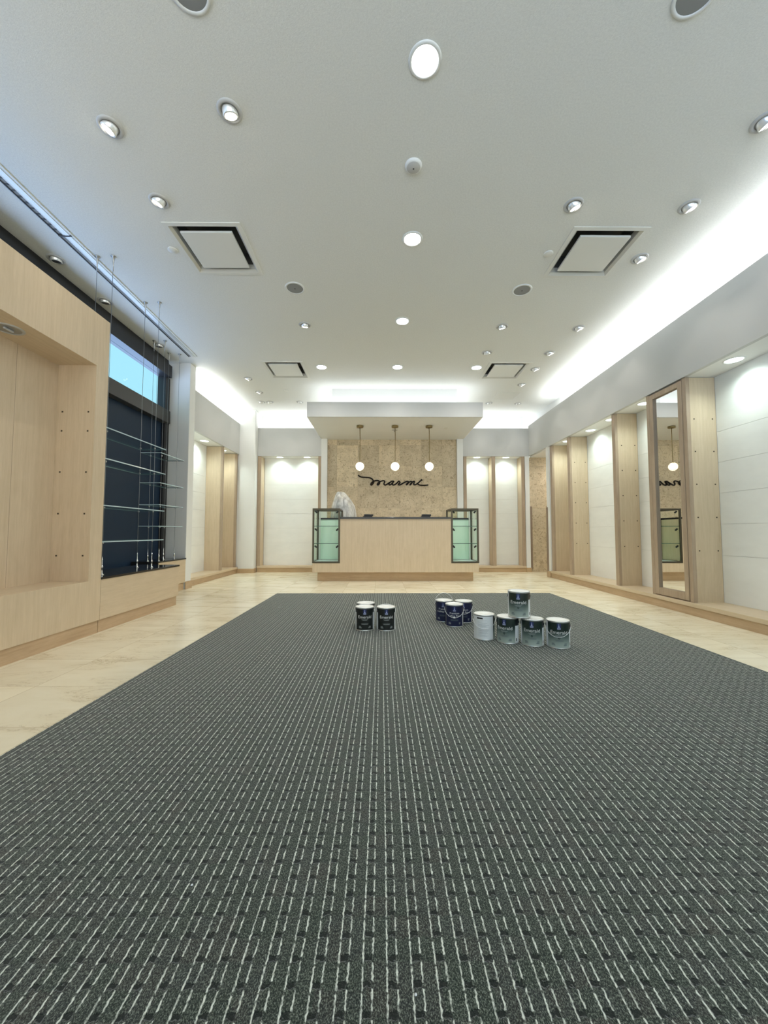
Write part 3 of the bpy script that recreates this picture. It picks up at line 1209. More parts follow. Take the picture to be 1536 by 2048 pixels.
# ------------------------------------------------------------------ ceiling fixtures
def vent(label, cx, cy):
    t = thing('ceiling_vent', label, 'air vent', (cx, cy, CEIL), 'square ceiling vents')
    b = MB()
    o, i, n = 0.305, 0.262, 0.235
    # flat flange, then a flared cone up into the ceiling
    def ring(b, ra, za, rb, zb, mat):
        A = [(cx - ra, cy - ra, za), (cx + ra, cy - ra, za), (cx + ra, cy + ra, za), (cx - ra, cy + ra, za)]
        B = [(cx - rb, cy - rb, zb), (cx + rb, cy - rb, zb), (cx + rb, cy + rb, zb), (cx - rb, cy + rb, zb)]
        for k in range(4):
            b.quad([A[k], A[(k + 1) % 4], B[(k + 1) % 4], B[k]], mat)
    ring(b, o, CEIL, o, CEIL - 0.006, 'vent_white')
    ring(b, o, CEIL - 0.006, 0.270, CEIL - 0.007, 'vent_white')
    ring(b, 0.270, CEIL - 0.007, 0.250, CEIL + 0.012, 'vent_metal')
    ring(b, 0.250, CEIL + 0.012, 0.240, CEIL + 0.05, 'vent_metal')
    b.build('flange', t, recalc=True)
    b = MB()
    ring(b, 0.240, CEIL + 0.05, 0.240, CEIL + 0.16, 'vent_dark')
    b.quad([(cx - 0.245, cy - 0.245, CEIL + 0.16), (cx + 0.245, cy - 0.245, CEIL + 0.16), (cx + 0.245, cy + 0.245, CEIL + 0.16), (cx - 0.245, cy + 0.245, CEIL + 0.16)], 'vent_dark')
    b.build('plenum', t)
    b = MB()
    b.box(cx - 0.207, cx + 0.207, cy - 0.207, cy + 0.207, CEIL - 0.008, CEIL + 0.010, 'vent_white', 0.003)
    b.box(cx - 0.02, cx + 0.02, cy - 0.02, cy + 0.02, CEIL + 0.014, CEIL + 0.16, 'vent_dark')
    b.build('face_plate', t)


for (x, y), l in zip(VENTS, ('square ceiling vent between the wall niche and the round speaker', 'square ceiling vent on the mirror side, toward the camera',
                             'square ceiling vent on the window side, toward the counter', 'square ceiling vent on the mirror side, toward the counter')):
    vent(l, x, y)


def downlight(label, x, y, lens, power, color):
    t = thing('downlight', label, 'ceiling light', (x, y, CEIL), 'large round downlights')
    c = (x, y, CEIL)
    b = MB()
    b.lathe([(0.066, -0.002), (0.070, -0.008), (0.083, -0.005), (0.085, 0.0)], 'trim_white', c, 32)
    b.build('trim_ring', t)
    b = MB()
    b.lathe([(0.0, -0.006), (0.05, -0.005), (0.066, -0.002)], lens, c, 28)
    b.build('lens', t)
    spot('downlight_beam', t, (0, 0, -0.02), (0, 0, -1), power, color, math.radians(150), 1.0, 0.06)


DL = [(0.221, 1.844, 'brightest round downlight, in the middle of the ceiling toward the camera'),
      (0.253, 3.044, 'round downlight level with the pair of square vents toward the camera'),
      (0.238, 4.277, 'round downlight midway between the four square vents'),
      (0.232, 5.504, 'round downlight over the middle of the carpet end, before the canopy'),
      (-0.875, 5.511, 'round downlight beside the far vent on the window side'),
      (1.387, 5.514, 'round downlight beside the far vent on the mirror side')]
for i, (x, y, l) in enumerate(DL):
    downlight(l, x, y, 'lens_warm' if i == 1 else 'lens_cool', DOWN_POWER, (1.0, 0.97, 0.92))


def gimbal(label, x, y, aim, lit=True, power=GIMBAL_POWER):
    t = thing('spotlight', label, 'ceiling light', (x, y, CEIL), 'adjustable ceiling spotlights' if lit else 'unlit ceiling spotlights over the window plinths')
    c = (x, y, CEIL)
    b = MB()
    b.lathe([(0.048, -0.002), (0.052, -0.009), (0.066, -0.007), (0.070, 0.0)], 'trim_grey', c, 28)
    b.build('trim_ring', t)
    b = MB()
    b.lathe([(0.048, -0.002), (0.0, -0.001)], 'grille_grey', c, 20)
    b.build('recess', t)
    d = Vector(aim).normalized()
    q = d.to_track_quat('Z', 'Y').to_matrix().to_4x4()
    o = Vector((x, y, CEIL + 0.012))
    b = MB()
    b.lathe([(0.040, -0.02), (0.043, 0.0), (0.043, 0.032), (0.040, 0.036), (0.0345, 0.036), (0.033, 0.034)], 'reflector', o, 24, q)
    b.build('eyeball_head', t)
    b = MB()
    b.lathe([(0.033, 0.034), (0.018, 0.032), (0.0, 0.032)], 'lens_spot' if lit else 'dark_grey', o, 20, q)
    b.build('lens', t)
    if lit:
        spot('spotlight_beam', t, Vector((0, 0, 0.012)) + d * 0.045, d, power, (1.0, 0.95, 0.86), math.radians(70), 0.8, 0.025)


GS = [(-1.609, 2.18, (-0.5, 0, -1), 'ceiling spotlight closest to the camera along the wall niche'),
      (-0.868, 2.088, (0.1, 0.35, -1), 'round open-faced ceiling spotlight between the brightest downlight and the niche'),
      (-1.613, 2.692, (-0.5, 0.1, -1), 'ceiling spotlight just before the vent over the niche side'),
      (1.41, 2.707, (0.5, 0.2, -1), 'ceiling spotlight just before the vent on the mirror side'),
      (2.269, 2.715, (0.6, 0.1, -1), 'ceiling spotlight between the mirror-side vent and the glowing cove, before the vent'),
      (2.244, 2.124, (0.6, 0.1, -1), 'cropped ceiling spotlight at the picture edge above the big open bay'),
      (2.266, 3.257, (0.6, 0.1, -1), 'ceiling spotlight directly beside the mirror-side vent toward the cove'),
      (-0.889, 4.369, (-0.1, 0.3, -1), 'lone ceiling spotlight between the two window-side vents'),
      (1.408, 4.387, (0.2, 0.3, -1), 'ceiling spotlight behind the mirror-side round speaker'),
      (2.32, 4.414, (0.6, 0.1, -1), 'ceiling spotlight beside the cove, level with the middle downlight'),
      (1.412, 5.041, (0.2, 0.4, -1), 'ceiling spotlight just before the far mirror-side vent'),
      (2.255, 5.05, (0.6, 0.1, -1), 'ceiling spotlight by the cove, just before the far vent'),
      (2.262, 5.56, (0.6, 0.1, -1), 'ceiling spotlight by the cove, directly beside the far vent'),
      (2.28, 6.159, (0.6, 0.1, -1), 'ceiling spotlight by the cove, just behind the far vent'),
      (-2.083, 5.941, (-0.6, 0.1, -1), 'ceiling spotlight nearest the window-side far vent, toward the pilaster bay'),
      (-2.095, 6.524, (-0.6, 0.1, -1), 'single ceiling spotlight before the pair by the column'),
      (-2.215, 7.035, (-0.5, 0.3, -1), 'ceiling spotlight of the pair by the column, on the window side'),
      (-2.065, 7.035, (0.1, 0.4, -1), 'ceiling spotlight of the pair by the column, on the canopy side'),
      (-1.507, 7.031, (0, 0.4, -1), 'ceiling spotlight tucked beside the canopy over the wide rear bay'),
      (2.002, 7.064, (0, 0.4, -1), 'ceiling spotlight beside the canopy over the twin rear bays'),
      (2.552, 7.088, (0.2, 0.4, -1), 'ceiling spotlight over the doorway corner')]
for g in GS:
    gimbal(g[3], g[0], g[1], g[2])
for x, y, l in ((-2.866, 3.297, 'unlit ceiling spotlight by the window, above the niche cabinet end'), (-2.877, 3.916, 'unlit ceiling spotlight by the window, above the long glass shelves'),
                (-2.86, 4.862, 'unlit ceiling spotlight by the window, above the short glass shelves')):
    gimbal(l, x, y, (0, 0.15, -1), False)


def round_part_lamp(name, label, cat, x, y, parts, group=None, z=CEIL):
    t = thing(name, label, cat, (x, y, z), group)
    for nm, prof, mat in parts:
        b = MB()
        b.lathe(prof, mat, (x, y, z), 28)
        b.build(nm, t)
    return t


SPK = [('trim_ring', [(0.078, -0.002), (0.080, -0.008), (0.094, -0.006), (0.096, 0)], 'trim_white'), ('speaker_grille', [(0.078, -0.004), (0.04, -0.007), (0.0, -0.008)], 'grille_grey'),
       ('centre_badge', [(0.008, -0.0085), (0.0, -0.0095)], 'dark_grey')]
for x, y, l in ((-0.853, 3.688, 'round grey ceiling speaker on the window side'), (1.394, 3.705, 'round grey ceiling speaker on the mirror side'),
                (1.404, 1.585, 'round grey ceiling speaker cut off by the top picture edge, mirror side'), (-0.855, 1.585, 'round ceiling speaker barely cut by the top picture edge, window side')):
    round_part_lamp('ceiling_speaker', l, 'speaker', x, y, SPK, 'round ceiling speakers')
round_part_lamp('motion_sensor', 'white domed motion sensor on the ceiling between two bright downlights', 'sensor', 0.209, 2.409,
                [('base_ring', [(0.044, -0.016), (0.052, -0.013), (0.056, -0.003), (0.056, 0)], 'trim_white'), ('dome', [(0.044, -0.016), (0.03, -0.022), (0.0, -0.024)], 'trim_grey'), ('indicator', [(0.006, -0.0235), (0.0, -0.026)], 'dark_grey')])
for x, y, l, r in ((-1.778, 3.181, 'small round sprinkler cover beside the window-side vent', 0.04), (1.44, 3.202, 'small round sprinkler cover beside the mirror-side vent', 0.04),
                   (-1.631, 6.451, 'tiny round sprinkler cover behind the far window-side vent', 0.035)):
    b = MB()
    b.lathe([(r, 0.0), (r, -0.005), (r - 0.004, -0.008), (0, -0.009)], 'vent_white', (x, y, CEIL), 24)
    tag(b.build('sprinkler_cover', origin=(x, y, CEIL)), l, 'sprinkler cover', 'round sprinkler covers')
round_part_lamp('canopy_sprinkler', 'round pale disc under the counter canopy behind the middle pendant', 'sprinkler', 0.24, 6.98,
                [('disc', [(0.055, 0), (0.053, -0.006), (0, -0.007)], 'trim_grey'), ('nozzle', [(0.018, -0.007), (0.012, -0.03), (0.022, -0.034), (0, -0.036)], 'trim_grey')], None, 2.655)
b = MB()
b.lathe([(0.035, 0), (0.033, -0.006), (0, -0.007)], 'vent_white', (1.15, 6.83, 2.655), 20)
tag(b.build('canopy_cover', origin=(1.15, 6.83, 2.655)), 'small round cover under the canopy beyond the last pendant', 'cover')
b = MB()
for x0, x1, y0, y1 in ((2.0, 2.40, 6.50, 6.512), (2.0, 2.40, 6.888, 6.90), (2.0, 2.012, 6.512, 6.888), (2.388, 2.40, 6.512, 6.888)):
    b.box(x0, x1, y0, y1, CEIL - 0.003, CEIL, 'trim_white')
b.box(2.013, 2.387, 6.513, 6.887, CEIL - 0.002, CEIL - 0.0005, 'ceiling_paint')
tag(b.build('access_panel_hatch', origin=(2.2, 6.7, CEIL)), 'faint square access hatch in the ceiling beyond the far mirror-side vent', 'hatch')


# alcove downlights, each throwing a scallop on its bay's back panel
def bay_light(label, x, y, toward):
    t = thing('bay_light', label, 'ceiling light', (x, y, 2.305), 'round lamps in the display bay soffits')
    c = (x, y, 2.305)
    b = MB()
    b.lathe([(0.066, -0.001), (0.070, -0.005), (0.080, -0.004), (0.082, 0)], 'trim_white', c, 28)
    b.build('trim_ring', t)
    b = MB()
    b.lathe([(0.066, -0.001), (0.0, -0.003)], 'lens_alcove', c, 24)
    b.build('lens', t)
    spot('bay_beam', t, (0, 0, -0.02), (-toward[0] * 0.05, -toward[1] * 0.05, -1), ALCOVE_POWER, (0.84, 1.0, 0.96), math.radians(155), 1.0, 0.05)


bay_light('soffit lamp of the big open bay on the camera side of the mirror', 3.11, 3.312, (1, 0))
bay_light('soffit lamp half hidden behind the mirror pillar', 3.10, 4.462, (1, 0))
bay_light('soffit lamp of the two-lamp bay, the one toward the mirror', 3.10, 5.12, (1, 0))
bay_light('soffit lamp of the two-lamp bay, the one toward the doorway', 3.12, 5.669, (1, 0))
bay_light('soffit lamp of the narrow bay next to the doorway', 3.10, 6.36, (1, 0))
bay_light('soffit lamp next to the window pilaster', -2.95, 5.76, (-1, 0))
bay_light('soffit lamp of the pilaster bay, next to its wood partition', -2.95, 6.38, (-1, 0))
bay_light('soffit lamp of the narrow bay next to the column', -2.95, 7.12, (-1, 0))
bay_light('soffit lamp of the wide rear bay, column side', -2.06, 7.775, (0, 1))
bay_light('soffit lamp of the wide rear bay, canopy side', -1.51, 7.775, (0, 1))
bay_light('soffit lamp of the twin rear bay beside the canopy', 1.94, 7.775, (0, 1))
bay_light('soffit lamp of the twin rear bay beside the doorway', 2.53, 7.775, (0, 1))

# unseen lamp added to brighten the passage stone beyond the doorway
t = thing('passage_fill_lamp', 'unseen ceiling lamp added to brighten the passage beyond the doorway', 'ceiling lamp', (3.65, 7.28, 2.29))
b = MB()
b.lathe([(0.066, -0.001), (0.070, -0.005), (0.080, -0.004), (0.082, 0)], 'trim_white', (3.65, 7.28, 2.29), 24)
b.build('trim_ring', t)
b = MB()
b.lathe([(0.066, -0.001), (0.0, -0.003)], 'lens_warm', (3.65, 7.28, 2.29), 20)
b.build('lens', t)
spot('passage_fill_beam', t, (0, 0, -0.02), (0, 0.15, -1), 14.0, (1.0, 0.95, 0.88), math.radians(165), 1.0, 0.05)

# wooden corner guards of the doorway
b = MB()
b.box(2.955, 3.01, 7.682, 7.699, 0.05, 1.30, 'guard_wood', 0.002)
tag(b.build('corner_guard', origin=(2.98, 7.69, 0.05)), 'brown wooden corner guard on the rear corner side of the doorway', 'corner guard')
b = MB()
b.box(2.945, 2.955, 6.825, 6.878, 0.105, 1.23, 'guard_wood', 0.002)
b.box(2.945, 3.00, 6.866, 6.878, 0.105, 1.23, 'guard_wood', 0.002)
tag(b.build('corner_guard', origin=(2.96, 6.87, 0.1)), 'thin dark corner guard on the white pier side of the doorway', 'corner guard')

# ------------------------------------------------------------------ counter
CTX0, CTX1, CTY = -1.103, 1.558, 6.20
t = thing('sales_counter', 'pale wood sales counter with black granite top under the canopy', 'counter', (0.227, 6.5, 0))
b = MB()
b.box(-0.664, 1.117, CTY, 6.235, 0.292, 1.0, 'maple')
b.box(CTX0, CTX1, CTY, 6.235, 0.147, 0.292, 'maple')
b.build('front_panel', t)
b = MB()
b.box(CTX0, CTX1, 6.236, 7.05, 0.147, 0.292, 'maple')
b.box(-0.66, 1.113, 6.236, 7.05, 0.293, 1.0, 'maple')
b.box(CTX0, -0.665, 6.70, 7.05, 0.293, 1.0, 'maple')
b.box(1.118, CTX1, 6.70, 7.05, 0.293, 1.0, 'maple')
b.build('cabinet_body', t)
b = MB()
b.box(-1.033, 1.486, 6.285, 7.0, 0, 0.146, 'oak_x')
b.build('kick_board', t)
b = MB()
b.box(-0.664, 1.117, CTY - 0.012, 7.06, 1.0, 1.03, 'black_granite', 0.002)
b.box(CTX0, -0.6645, 6.70, 7.06, 1.0, 1.03, 'black_granite', 0.002)
b.box(1.1175, CTX1, 6.70, 7.06, 1.0, 1.03, 'black_granite', 0.002)
b.build('countertop', t)


def showcase(label, x0, x1, outer):
    """outer: -1 when the free side is x0, +1 when it is x1"""
    y0, y1, z0, z1 = CTY - 0.004, 6.685, 0.294, 1.170
    t = thing('glass_showcase', label, 'showcase', ((x0 + x1) / 2, (y0 + y1) / 2, z0), 'glass showcases at the counter ends')
    w = 0.026
    b = MB()
    for x in (x0, x1 - w):
        for y in (y0, y1 - w):
            b.box(x, x + w, y, y + w, z0, z1, 'bronze_frame')
    for z in (z0, z1 - w):
        for y in (y0, y1 - w):
            b.box(x0 + w, x1 - w, y, y + w, z, z + w, 'bronze_frame')
        for x in (x0, x1 - w):
            b.box(x, x + w, y0 + w, y1 - w, z, z + w, 'bronze_frame')
    b.build('metal_frame', t)
    b = MB()
    b.box(x0 + w, x1 - w, y0 + w, y1 - w, z0 + 0.002, z0 + w - 0.004, 'label_white')
    b.build('floor_board', t)
    b = MB()
    b.box(x0 + w, x1 - w, y0 + 0.010, y0 + 0.015, z0 + w, z1 - w, 'case_glass')
    b.build('front_glass', t)
    b = MB()
    xs_ = x0 + 0.008 if outer < 0 else x1 - 0.013
    b.box(xs_, xs_ + 0.005, y0 + w, y1 - w, z0 + w, z1 - w, 'case_glass')
    b.build('side_glass', t)
    b = MB()
    b.box(x0 + w, x1 - w, y1 - 0.018, y1 - 0.010, z0 + w, 1.005, 'green_acrylic')
    b.build('back_panel', t)
    b = MB()
    b.box(x0 + w, x1 - w, y1 - 0.03, y1 - 0.005, 1.006, 1.034, 'black_plastic')
    b.build('back_rail', t)
    b = MB()
    b.box(x0 + w, x1 - w, y1 - 0.014, y1 - 0.010, 1.035, z1 - w, 'case_glass')
    b.build('back_glass', t)
    # hinged side door stile with its bright lamp strip
    xi = x0 + w + 0.012 if outer < 0 else x1 - w - 0.032
    b = MB()
    b.box(xi, xi + 0.020, y1 - 0.060, y1 - 0.030, z0 + w, z1 - w, 'trim_white')
    b.build('lamp_strip', t)
    for z in (0.880, 0.600):
        s = MB()
        s.box(x0 + w, x1 - w, y0 + 0.03, y1 - 0.035, z, z + 0.007, 'case_glass')
        s.box(x0 + w, x1 - w, y0 + 0.027, y0 + 0.0299, z - 0.001, z + 0.008, 'shelf_edge_green')
        s.build('shelf', t)
    for z in (1.105, 0.820, 0.545):
        for x, sg in ((x0 + w, 1), (x1 - w, -1)):
            q = MB()
            q.tube([(x, y0 + 0.05, z + 0.022), (x + sg * 0.016, y0 + 0.055, z + 0.012)], 0.006, 'black_plastic', 8)
            q.tube([(x + sg * 0.008, y0 + 0.05, z + 0.024), (x + sg * 0.036, y0 + 0.06, z - 0.006)], 0.0135, 'black_plastic', 10)
            q.build('spot_lamp', t)
    return t


showcase('bronze-framed glass showcase at the counter end beside the plastic-covered till', -1.107, -0.667, -1)
showcase('bronze-framed glass showcase at the counter end toward the doorway', 1.120, 1.562, 1)


def terminal(label, x, y):
    t = thing('card_terminal', label, 'card terminal', (x, y, 1.03), 'card terminals on the counter')
    b = MB()
    b.box(x - 0.075, x + 0.075, y, y + 0.10, 1.030, 1.052, 'black_plastic', 0.006)
    b.build('base_dock', t)
    b = MB()
    b.box(x - 0.062, x + 0.090, y + 0.01, y + 0.09, 1.053, 1.080, 'black_plastic', 0.006)
    b.box(x - 0.05, x + 0.03, y + 0.02, y + 0.08, 1.080, 1.0815, 'dark_grey')
    b.build('reader', t)


terminal('black card terminal on the counter nearer the plastic-covered till', -0.225, 6.30)
terminal('black card terminal on the counter nearer the doorway showcase', 0.725, 6.30)

# till under a plastic sheet
t = thing('cash_till', 'dark till with a tilted screen under the plastic sheet', 'till', (-0.72, 6.84, 1.03))
b = MB()
b.box(-0.83, -0.60, 6.775, 6.965, 1.031, 1.085, 'black_plastic', 0.006)
b.build('till_base', t)
b = MB()
b.box(-0.80, -0.605, 6.770, 6.774, 1.04, 1.07, 'dark_grey')
for k in range(6):
    b.box(-0.79 + 0.030 * k, -0.768 + 0.030 * k, 6.766, 6.771, 1.044, 1.066, 'steel')
b.build('keypad', t)
b = MB()
b.tube([(-0.72, 6.88, 1.08), (-0.72, 6.90, 1.16), (-0.72, 6.87, 1.24)], 0.018, 'black_plastic', 10)
b.build('stand', t)
b = MB()
b.box(-0.84, -0.60, 6.83, 6.86, 1.16, 1.36, 'dark_grey', 0.006)
b.build('screen', t)

b = MB()
NR, NA = 26, 72
cx, cy = -0.72, 6.865
ring = []
i_ = b.mi('plastic_sheet')
for a in range(NR + 1):
    u = a / NR
    row = []
    for k in range(NA):
        th = 2 * PI * k / NA
        fold = 0.5 * math.sin(7 * th + 1.3) + 0.3 * math.sin(13 * th + 0.4) + 0.2 * math.sin(19 * th + 2.1)
        rx = (0.05 + 0.135 * min(1, u * 1.6) ** 0.8 + 0.035 * u ** 2) * (1 + 0.10 * u * fold)
        ry = (0.03 + 0.10 * min(1, u * 1.6) ** 0.8 + 0.022 * u ** 2) * (1 + 0.09 * u * fold)
        if a == 0:
            rx = ry = 0.012
        peak = 0.025 * math.sin(3 * th + 0.5) * (1 - u)
        z = 1.485 - 0.452 * (u ** 1.35) + peak
        row.append(b.bm.verts.new((cx + 0.02 + rx * math.cos(th) * (1.12 if math.cos(th) > 0 else 0.92) - 0.05 * (1 - u) ** 2, cy + ry * math.sin(th), max(z, 1.033))))
    ring.append(row)
for A, B in zip(ring, ring[1:]):
    for k in range(NA):
        f = b.bm.faces.new([A[k], A[(k + 1) % NA], B[(k + 1) % NA], B[k]])
        f.material_index = i_
        f.smooth = True
f = b.bm.faces.new(ring[0])
f.material_index = i_
tag(b.build('plastic_sheet', origin=(cx, cy, 1.033)), 'crumpled clear-white plastic sheet draped over the till on the counter', 'plastic sheet')

# pendants
def pendant(label, x):
    y, z = 6.70, 2.655
    t = thing('pendant_lamp', label, 'pendant lamp', (x, y, z), 'glass globe pendants over the counter')
    b = MB()
    b.lathe([(0, 0), (0.058, 0), (0.060, -0.004), (0.060, -0.028), (0.054, -0.034), (0.0, -0.034)], 'brass', (x, y, z), 28)
    b.build('ceiling_rose', t)
    b = MB()
    b.tube([(x, y, z - 0.03), (x + 0.004, y, z - 0.25), (x + 0.002, y, z - 0.45), (x, y, 2.0)], 0.006, 'brass', 8)
    b.build('rod', t)
    b = MB()
    b.lathe([(0, 0.082), (0.018, 0.080), (0.022, 0.060), (0.018, 0.045), (0, 0.044)], 'brass', (x, y, 1.935), 16)
    b.build('lamp_holder', t)
    b = MB()
    R = 0.074
    b.lathe([(R * math.sin(a), R * math.cos(a)) for a in [0.28 + (PI - 0.28) * k / 18 for k in range(18)]] + [(0, -R)], 'globe_glass', (x, y, 1.935), 32)
    b.build('glass_globe', t)
    b = MB()
    r = 0.032
    b.lathe([(0.012, 0.045)] + [(r * math.sin(a), r * math.cos(a)) for a in [0.5 + (PI - 0.5) * k / 10 for k in range(10)]] + [(0, -r)], 'bulb_glow', (x, y, 1.935), 20)
    b.build('bulb', t)


pendant('glass globe pendant hanging nearest the plastic-covered till', -0.379)
pendant('glass globe pendant in the middle of the three over the counter', 0.237)
pendant('glass globe pendant hanging nearest the doorway showcase', 0.836)

# ------------------------------------------------------------------ script sign
def catmull(P, n=7):
    out = []
    P = [P[0]] + P + [P[-1]]
    for a, b_, c, d in zip(P, P[1:], P[2:], P[3:]):
        for k in range(n):
            s = k / n
            out.append(tuple(0.5 * ((2 * b_[i]) + (-a[i] + c[i]) * s + (2 * a[i] - 5 * b_[i] + 4 * c[i] - d[i]) * s * s + (-a[i] + 3 * b_[i] - 3 * c[i] + d[i]) * s ** 3) for i in range(2)))
    out.append(P[-2])
    return out


SG = [(58, 95), (85, 117), (125, 134), (200, 141), (280, 147), (325, 165), (355, 195), (366, 225), (355, 262), (335, 288), (315, 292), (314, 274), (330, 248), (365, 220), (405, 206), (445, 203), (478, 215),
      (489, 240), (480, 272), (458, 291), (444, 288), (448, 265), (480, 235), (530, 213), (572, 208), (590, 222), (582, 248), (574, 272), (584, 290), (612, 290), (650, 268), (700, 235), (735, 217), (765, 218),
      (768, 228), (745, 215), (710, 230), (680, 260), (677, 285), (695, 292), (722, 275), (748, 248), (764, 228), (748, 256), (742, 280), (758, 292), (790, 285), (830, 255), (860, 225), (875, 215), (882, 228), (895, 240), (888, 258),
      (868, 272), (866, 288), (885, 293), (920, 278), (975, 245), (1025, 222), (1058, 222), (1062, 242), (1048, 270), (1022, 291), (1030, 270), (1068, 240), (1105, 224), (1130, 226), (1130, 246), (1112, 275),
      (1093, 294), (1105, 270), (1140, 238), (1170, 218), (1184, 224), (1176, 250), (1168, 275), (1178, 288), (1205, 284), (1235, 268), (1270, 240), (1305, 205)]
SG2 = [(1245, 265), (1265, 285), (1300, 296), (1360, 299), (1410, 297), (1458, 292)]
SY = 7.70


def sgn(p):
    px, py = 710 + p[0] / 9.91, 940 + p[1] / 9.91
    return ((px - 763.0) * SY / 772.0, SY, 0.79 + (1064.0 - py) * SY / 772.0)


t = thing('shop_sign', 'dark flowing script sign mounted on the stone wall under the pendants', 'sign', (0.24, 7.72, 1.73))
b = MB()
b.tube([sgn(p) for p in catmull(SG)], 0.0135, 'sign_black', 8)
b.tube([sgn(p) for p in catmull(SG2)], 0.0125, 'sign_black', 8)
b.build('script_lettering', t)
b = MB()
c = sgn((1322, 192))
b.lathe([(0, -0.012), (0.018, -0.012), (0.020, 0.0), (0.018, 0.012), (0, 0.012)], 'sign_black', c, 16, Matrix.Rotation(PI / 2, 4, 'X'))
b.build('dot_letter', t)


# ------------------------------------------------------------------ paint cans
CR, CH = 0.0745, 0.182


def text_mesh(body, size, bold=0.0):
    cu = bpy.data.curves.new('lettering', 'FONT')
    cu.body, cu.size, cu.align_x, cu.align_y = body, size, 'CENTER', 'CENTER'
    cu.offset = bold
    cu.space_line = 0.85
    o = bpy.data.objects.new('lettering', cu)
    COL.objects.link(o)
    bpy.context.view_layer.update()
    me = bpy.data.meshes.new_from_object(o.evaluated_get(bpy.context.evaluated_depsgraph_get()))
    bpy.data.objects.remove(o)
    bpy.data.curves.remove(cu)
    bm = bmesh.new()
    bm.from_mesh(me)
    bpy.data.meshes.remove(me)
    return bm


def on_can(x, z, r):
    """flat label coordinate (x along the arc, z up) -> point on the can front (-y)"""
    a = x / CR
    return Vector((r * math.sin(a), -r * math.cos(a), z))


def add_text(b, body, size, z, mat, x=0.0, r=CR + 0.0012, bold=0.0, sx=1.0):
    bm = text_mesh(body, size, bold)
    bmesh.ops.triangulate(bm, faces=bm.faces)
    i = b.mi(mat)
    vm = {v: b.bm.verts.new(on_can(x + v.co.x * sx, z + v.co.y, r)) for v in bm.verts}
    for f in bm.faces:
        try:
            b.bm.faces.new([vm[v] for v in f.verts]).material_index = i
        except ValueError:
            pass
    bm.free()


def arc_patch(b, x0, x1, z0, z1, mat, r, n=None):
    n = n or max(1, int(abs(x1 - x0) / 0.006))
    i = b.mi(mat)
    lo = [b.bm.verts.new(on_can(x0 + (x1 - x0) * k / n, z0, r)) for k in range(n + 1)]
    hi = [b.bm.verts.new(on_can(x0 + (x1 - x0) * k / n, z1, r)) for k in range(n + 1)]
    for k in range(n):
        f = b.bm.faces.new([lo[k], lo[k + 1], hi[k + 1], hi[k]])
        f.material_index = i
        f.smooth = True


